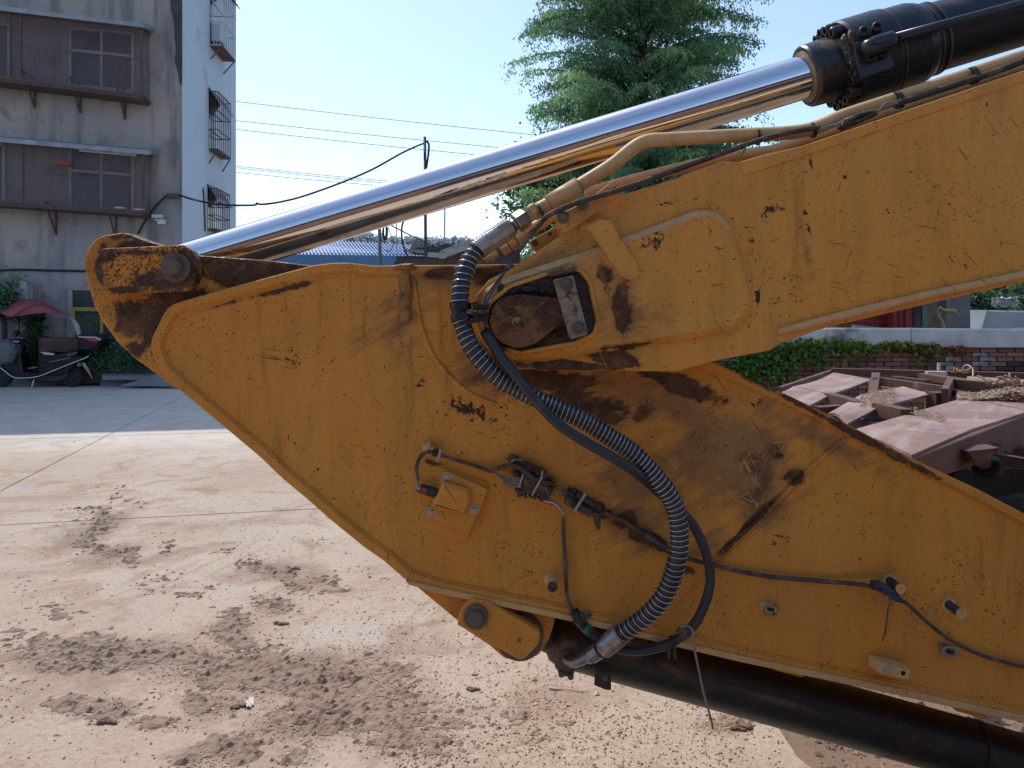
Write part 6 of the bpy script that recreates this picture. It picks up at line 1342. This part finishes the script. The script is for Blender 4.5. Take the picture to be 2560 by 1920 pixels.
# tie with a long tail at the hose bend
tt = MB().lathe(M(1708, 1582, -.05), Vector((1, 0, .75)), [(-.012, .013), (-.012, .0175), (.012, .0175), (.012, .013)], 20).build('hose_clip', CONN, EX)
MB().tube(catmull([M(1700, 1566, -.075), M(1722, 1566, -.08), M(1732, 1580, -.085), M(1734, 1610, -.085), M(1744, 1660, -.083), M(1760, 1735, -.08), M(1778, 1800, -.078), M(1782, 1822, -.078)], 6), .0030, 6).build('cable_tie_tail', simple('pale_brown_strap', (.30, .22, .16, 1), (.20, .14, .10, 1), 10, .6), tt)
MB().lathe(M(1681, 1604, -.045), Vector((1, 0, .35)), [(-.006, .0125), (-.006, .0155), (.006, .0155), (.006, .0125)], 18).build('hose_band', PLAS, tt)
MB().slab([M(1671, 1616, -.05), M(1678, 1614, -.05), M(1676, 1648, -.05), M(1670, 1648, -.05)], (0, .008, 0), .001).slab([M(1682, 1614, -.05), M(1688, 1614, -.05), M(1693, 1648, -.05), M(1686, 1650, -.05)], (0, .008, 0), .001).build('band_tail', RUBBER2, tt)
# tail of the loom to the right
cable('wiring_loom', [(2262, 1505, -.045), (2285, 1524, -.025), (2312, 1550, -.012), (2369, 1596, -.008), (2438, 1632, -.008), (2500, 1652, -.008), (2560, 1667, -.008), (2700, 1695, -.008), (3400, 1900, -.008)], .0052, HARN, EX, wob=.1)

# --- threaded bosses, blocks and clips welded to the stick
def boss(px, py, ex, ey, r, mat, lab=None, tape=False):
    b = MB().lathe(M(px, py, .012), (0, -1, 0), [(0, ms(r * 1.5)), (.008, ms(r * 1.25)), (.014, ms(r))], 24).build('boss', P_TAN, EX, label=lab)
    L2 = .052 if tape else .045
    MB().lathe(M(px, py, 0), (0.02, -1, -.02), [(0, ms(r * .92)), (L2, ms(r * .88))], 20).build('stud', mat, b)
    MB().lathe(M(px, py, 0) + Vector((.02, -1, -.02)).normalized() * L2, (0.02, -1, -.02), [(0, ms(r * .95)), (.006, ms(r * .95)), (.006, ms(r * .55)), (.003, ms(r * .5)), (.003, 0)], 20).build('cap', P_TAN if tape else PLAS, b)
    return b
boss(1378, 1450, 0, 0, 13, P_TAN, 'round boss with a black cap')
boss(2224, 1452, 0, 0, 12, TAPE, tape=True); boss(2372, 1512, 0, 0, 12, TAPE, 'boss wrapped in blue-black tape beside the right edge', tape=True)
MB().slab([M(2190, 1462, -.06), M(2212, 1462, -.06), M(2240, 1476, -.06), M(2262, 1500, -.05), M(2264, 1512, -.05), M(2240, 1506, -.06), M(2214, 1488, -.06), M(2190, 1476, -.06)], (0, .035, 0), .006).build('tape_wrap', TAPE, EX)
MB().tube(catmull([M(2222, 1488, -.06), M(2226, 1505, -.058), M(2220, 1525, -.05), M(2217, 1550, -.04), M(2213, 1580, -.035), M(2206, 1602, -.03)], 5), .0024, 6).build('loose_string', simple('dark_string', (.10, .05, .035, 1), (.3, .24, .18, 1), 9, .7), EX)
bl = MB(); fp = [M(2206, 1657, -.045), M(2276, 1676, -.045), M(2270, 1699, -.045), M(2201, 1685, -.045)]; bp = [M(2172, 1634, .008), M(2258, 1655, .008), M(2256, 1684, .008), M(2168, 1662, .008)]
bl.add(fp + bp, [[3, 2, 1, 0], [0, 1, 5, 4], [1, 2, 6, 5], [2, 3, 7, 6], [3, 0, 4, 7]])
blo = bl.build('mounting_block', P_TAN, EX, label='slanted yellow block with a pale bolt and an empty hole')
MB().lathe(M(2219, 1672, -.045), (0, -1, 0), [(0, ms(8.5)), (.008, ms(8.5)), (.009, ms(6))], 6, smooth=False).build('bolt', TIE, blo)
MB().lathe(M(2258, 1683, -.0452), (0, -1, 0), [(0, ms(6)), (.0006, ms(5)), (.0006, 0)], 16).build('hole', simple('dark_hole', (.015, .008, .006, 1), rough=.9), blo)
for cx, cy, lab in ((2374, 1630, None), (1926, 1524, None)):
    b = MB().slab(Mp(rp([(cx - 24, cy - 18, 4), (cx + 12, cy - 12, 4), (cx + 26, cy + 6, 4), (cx + 10, cy + 18, 4), (cx - 20, cy + 6, 4)]), -.002), (0, .016, 0), .003).build('weld_clip', P_TAN if cx < 2000 else BARM, EX)
    m = MB(); m.tube(catmull([M(cx - 14, cy - 10, -.016), M(cx - 16, cy + 4, -.02), M(cx + 4, cy + 12, -.022), M(cx + 18, cy + 6, -.02), M(cx + 16, cy - 8, -.016), M(cx - 2, cy - 12, -.016), M(cx - 14, cy - 10, -.016)], 4), .0032, 6, caps=False); m.build('clip_loop', BARM, b)
    MB().slab(Mp([(cx - 8, cy - 6), (cx + 10, cy - 2), (cx + 10, cy + 7), (cx - 7, cy + 3)], -.0035), (0, .003, 0)).build('slot', simple('dark_slot', (.05, .025, .015, 1), rough=.9), b)

# nothing hangs deeper than thing > part > sub-part
def depth(o):
    n = 0
    while o.parent: o = o.parent; n += 1
    return n
for o in list(bpy.data.objects):
    while depth(o) > 2:
        p = o.parent; o.location = Vector(o.location) + Vector(p.location); o.parent = p.parent
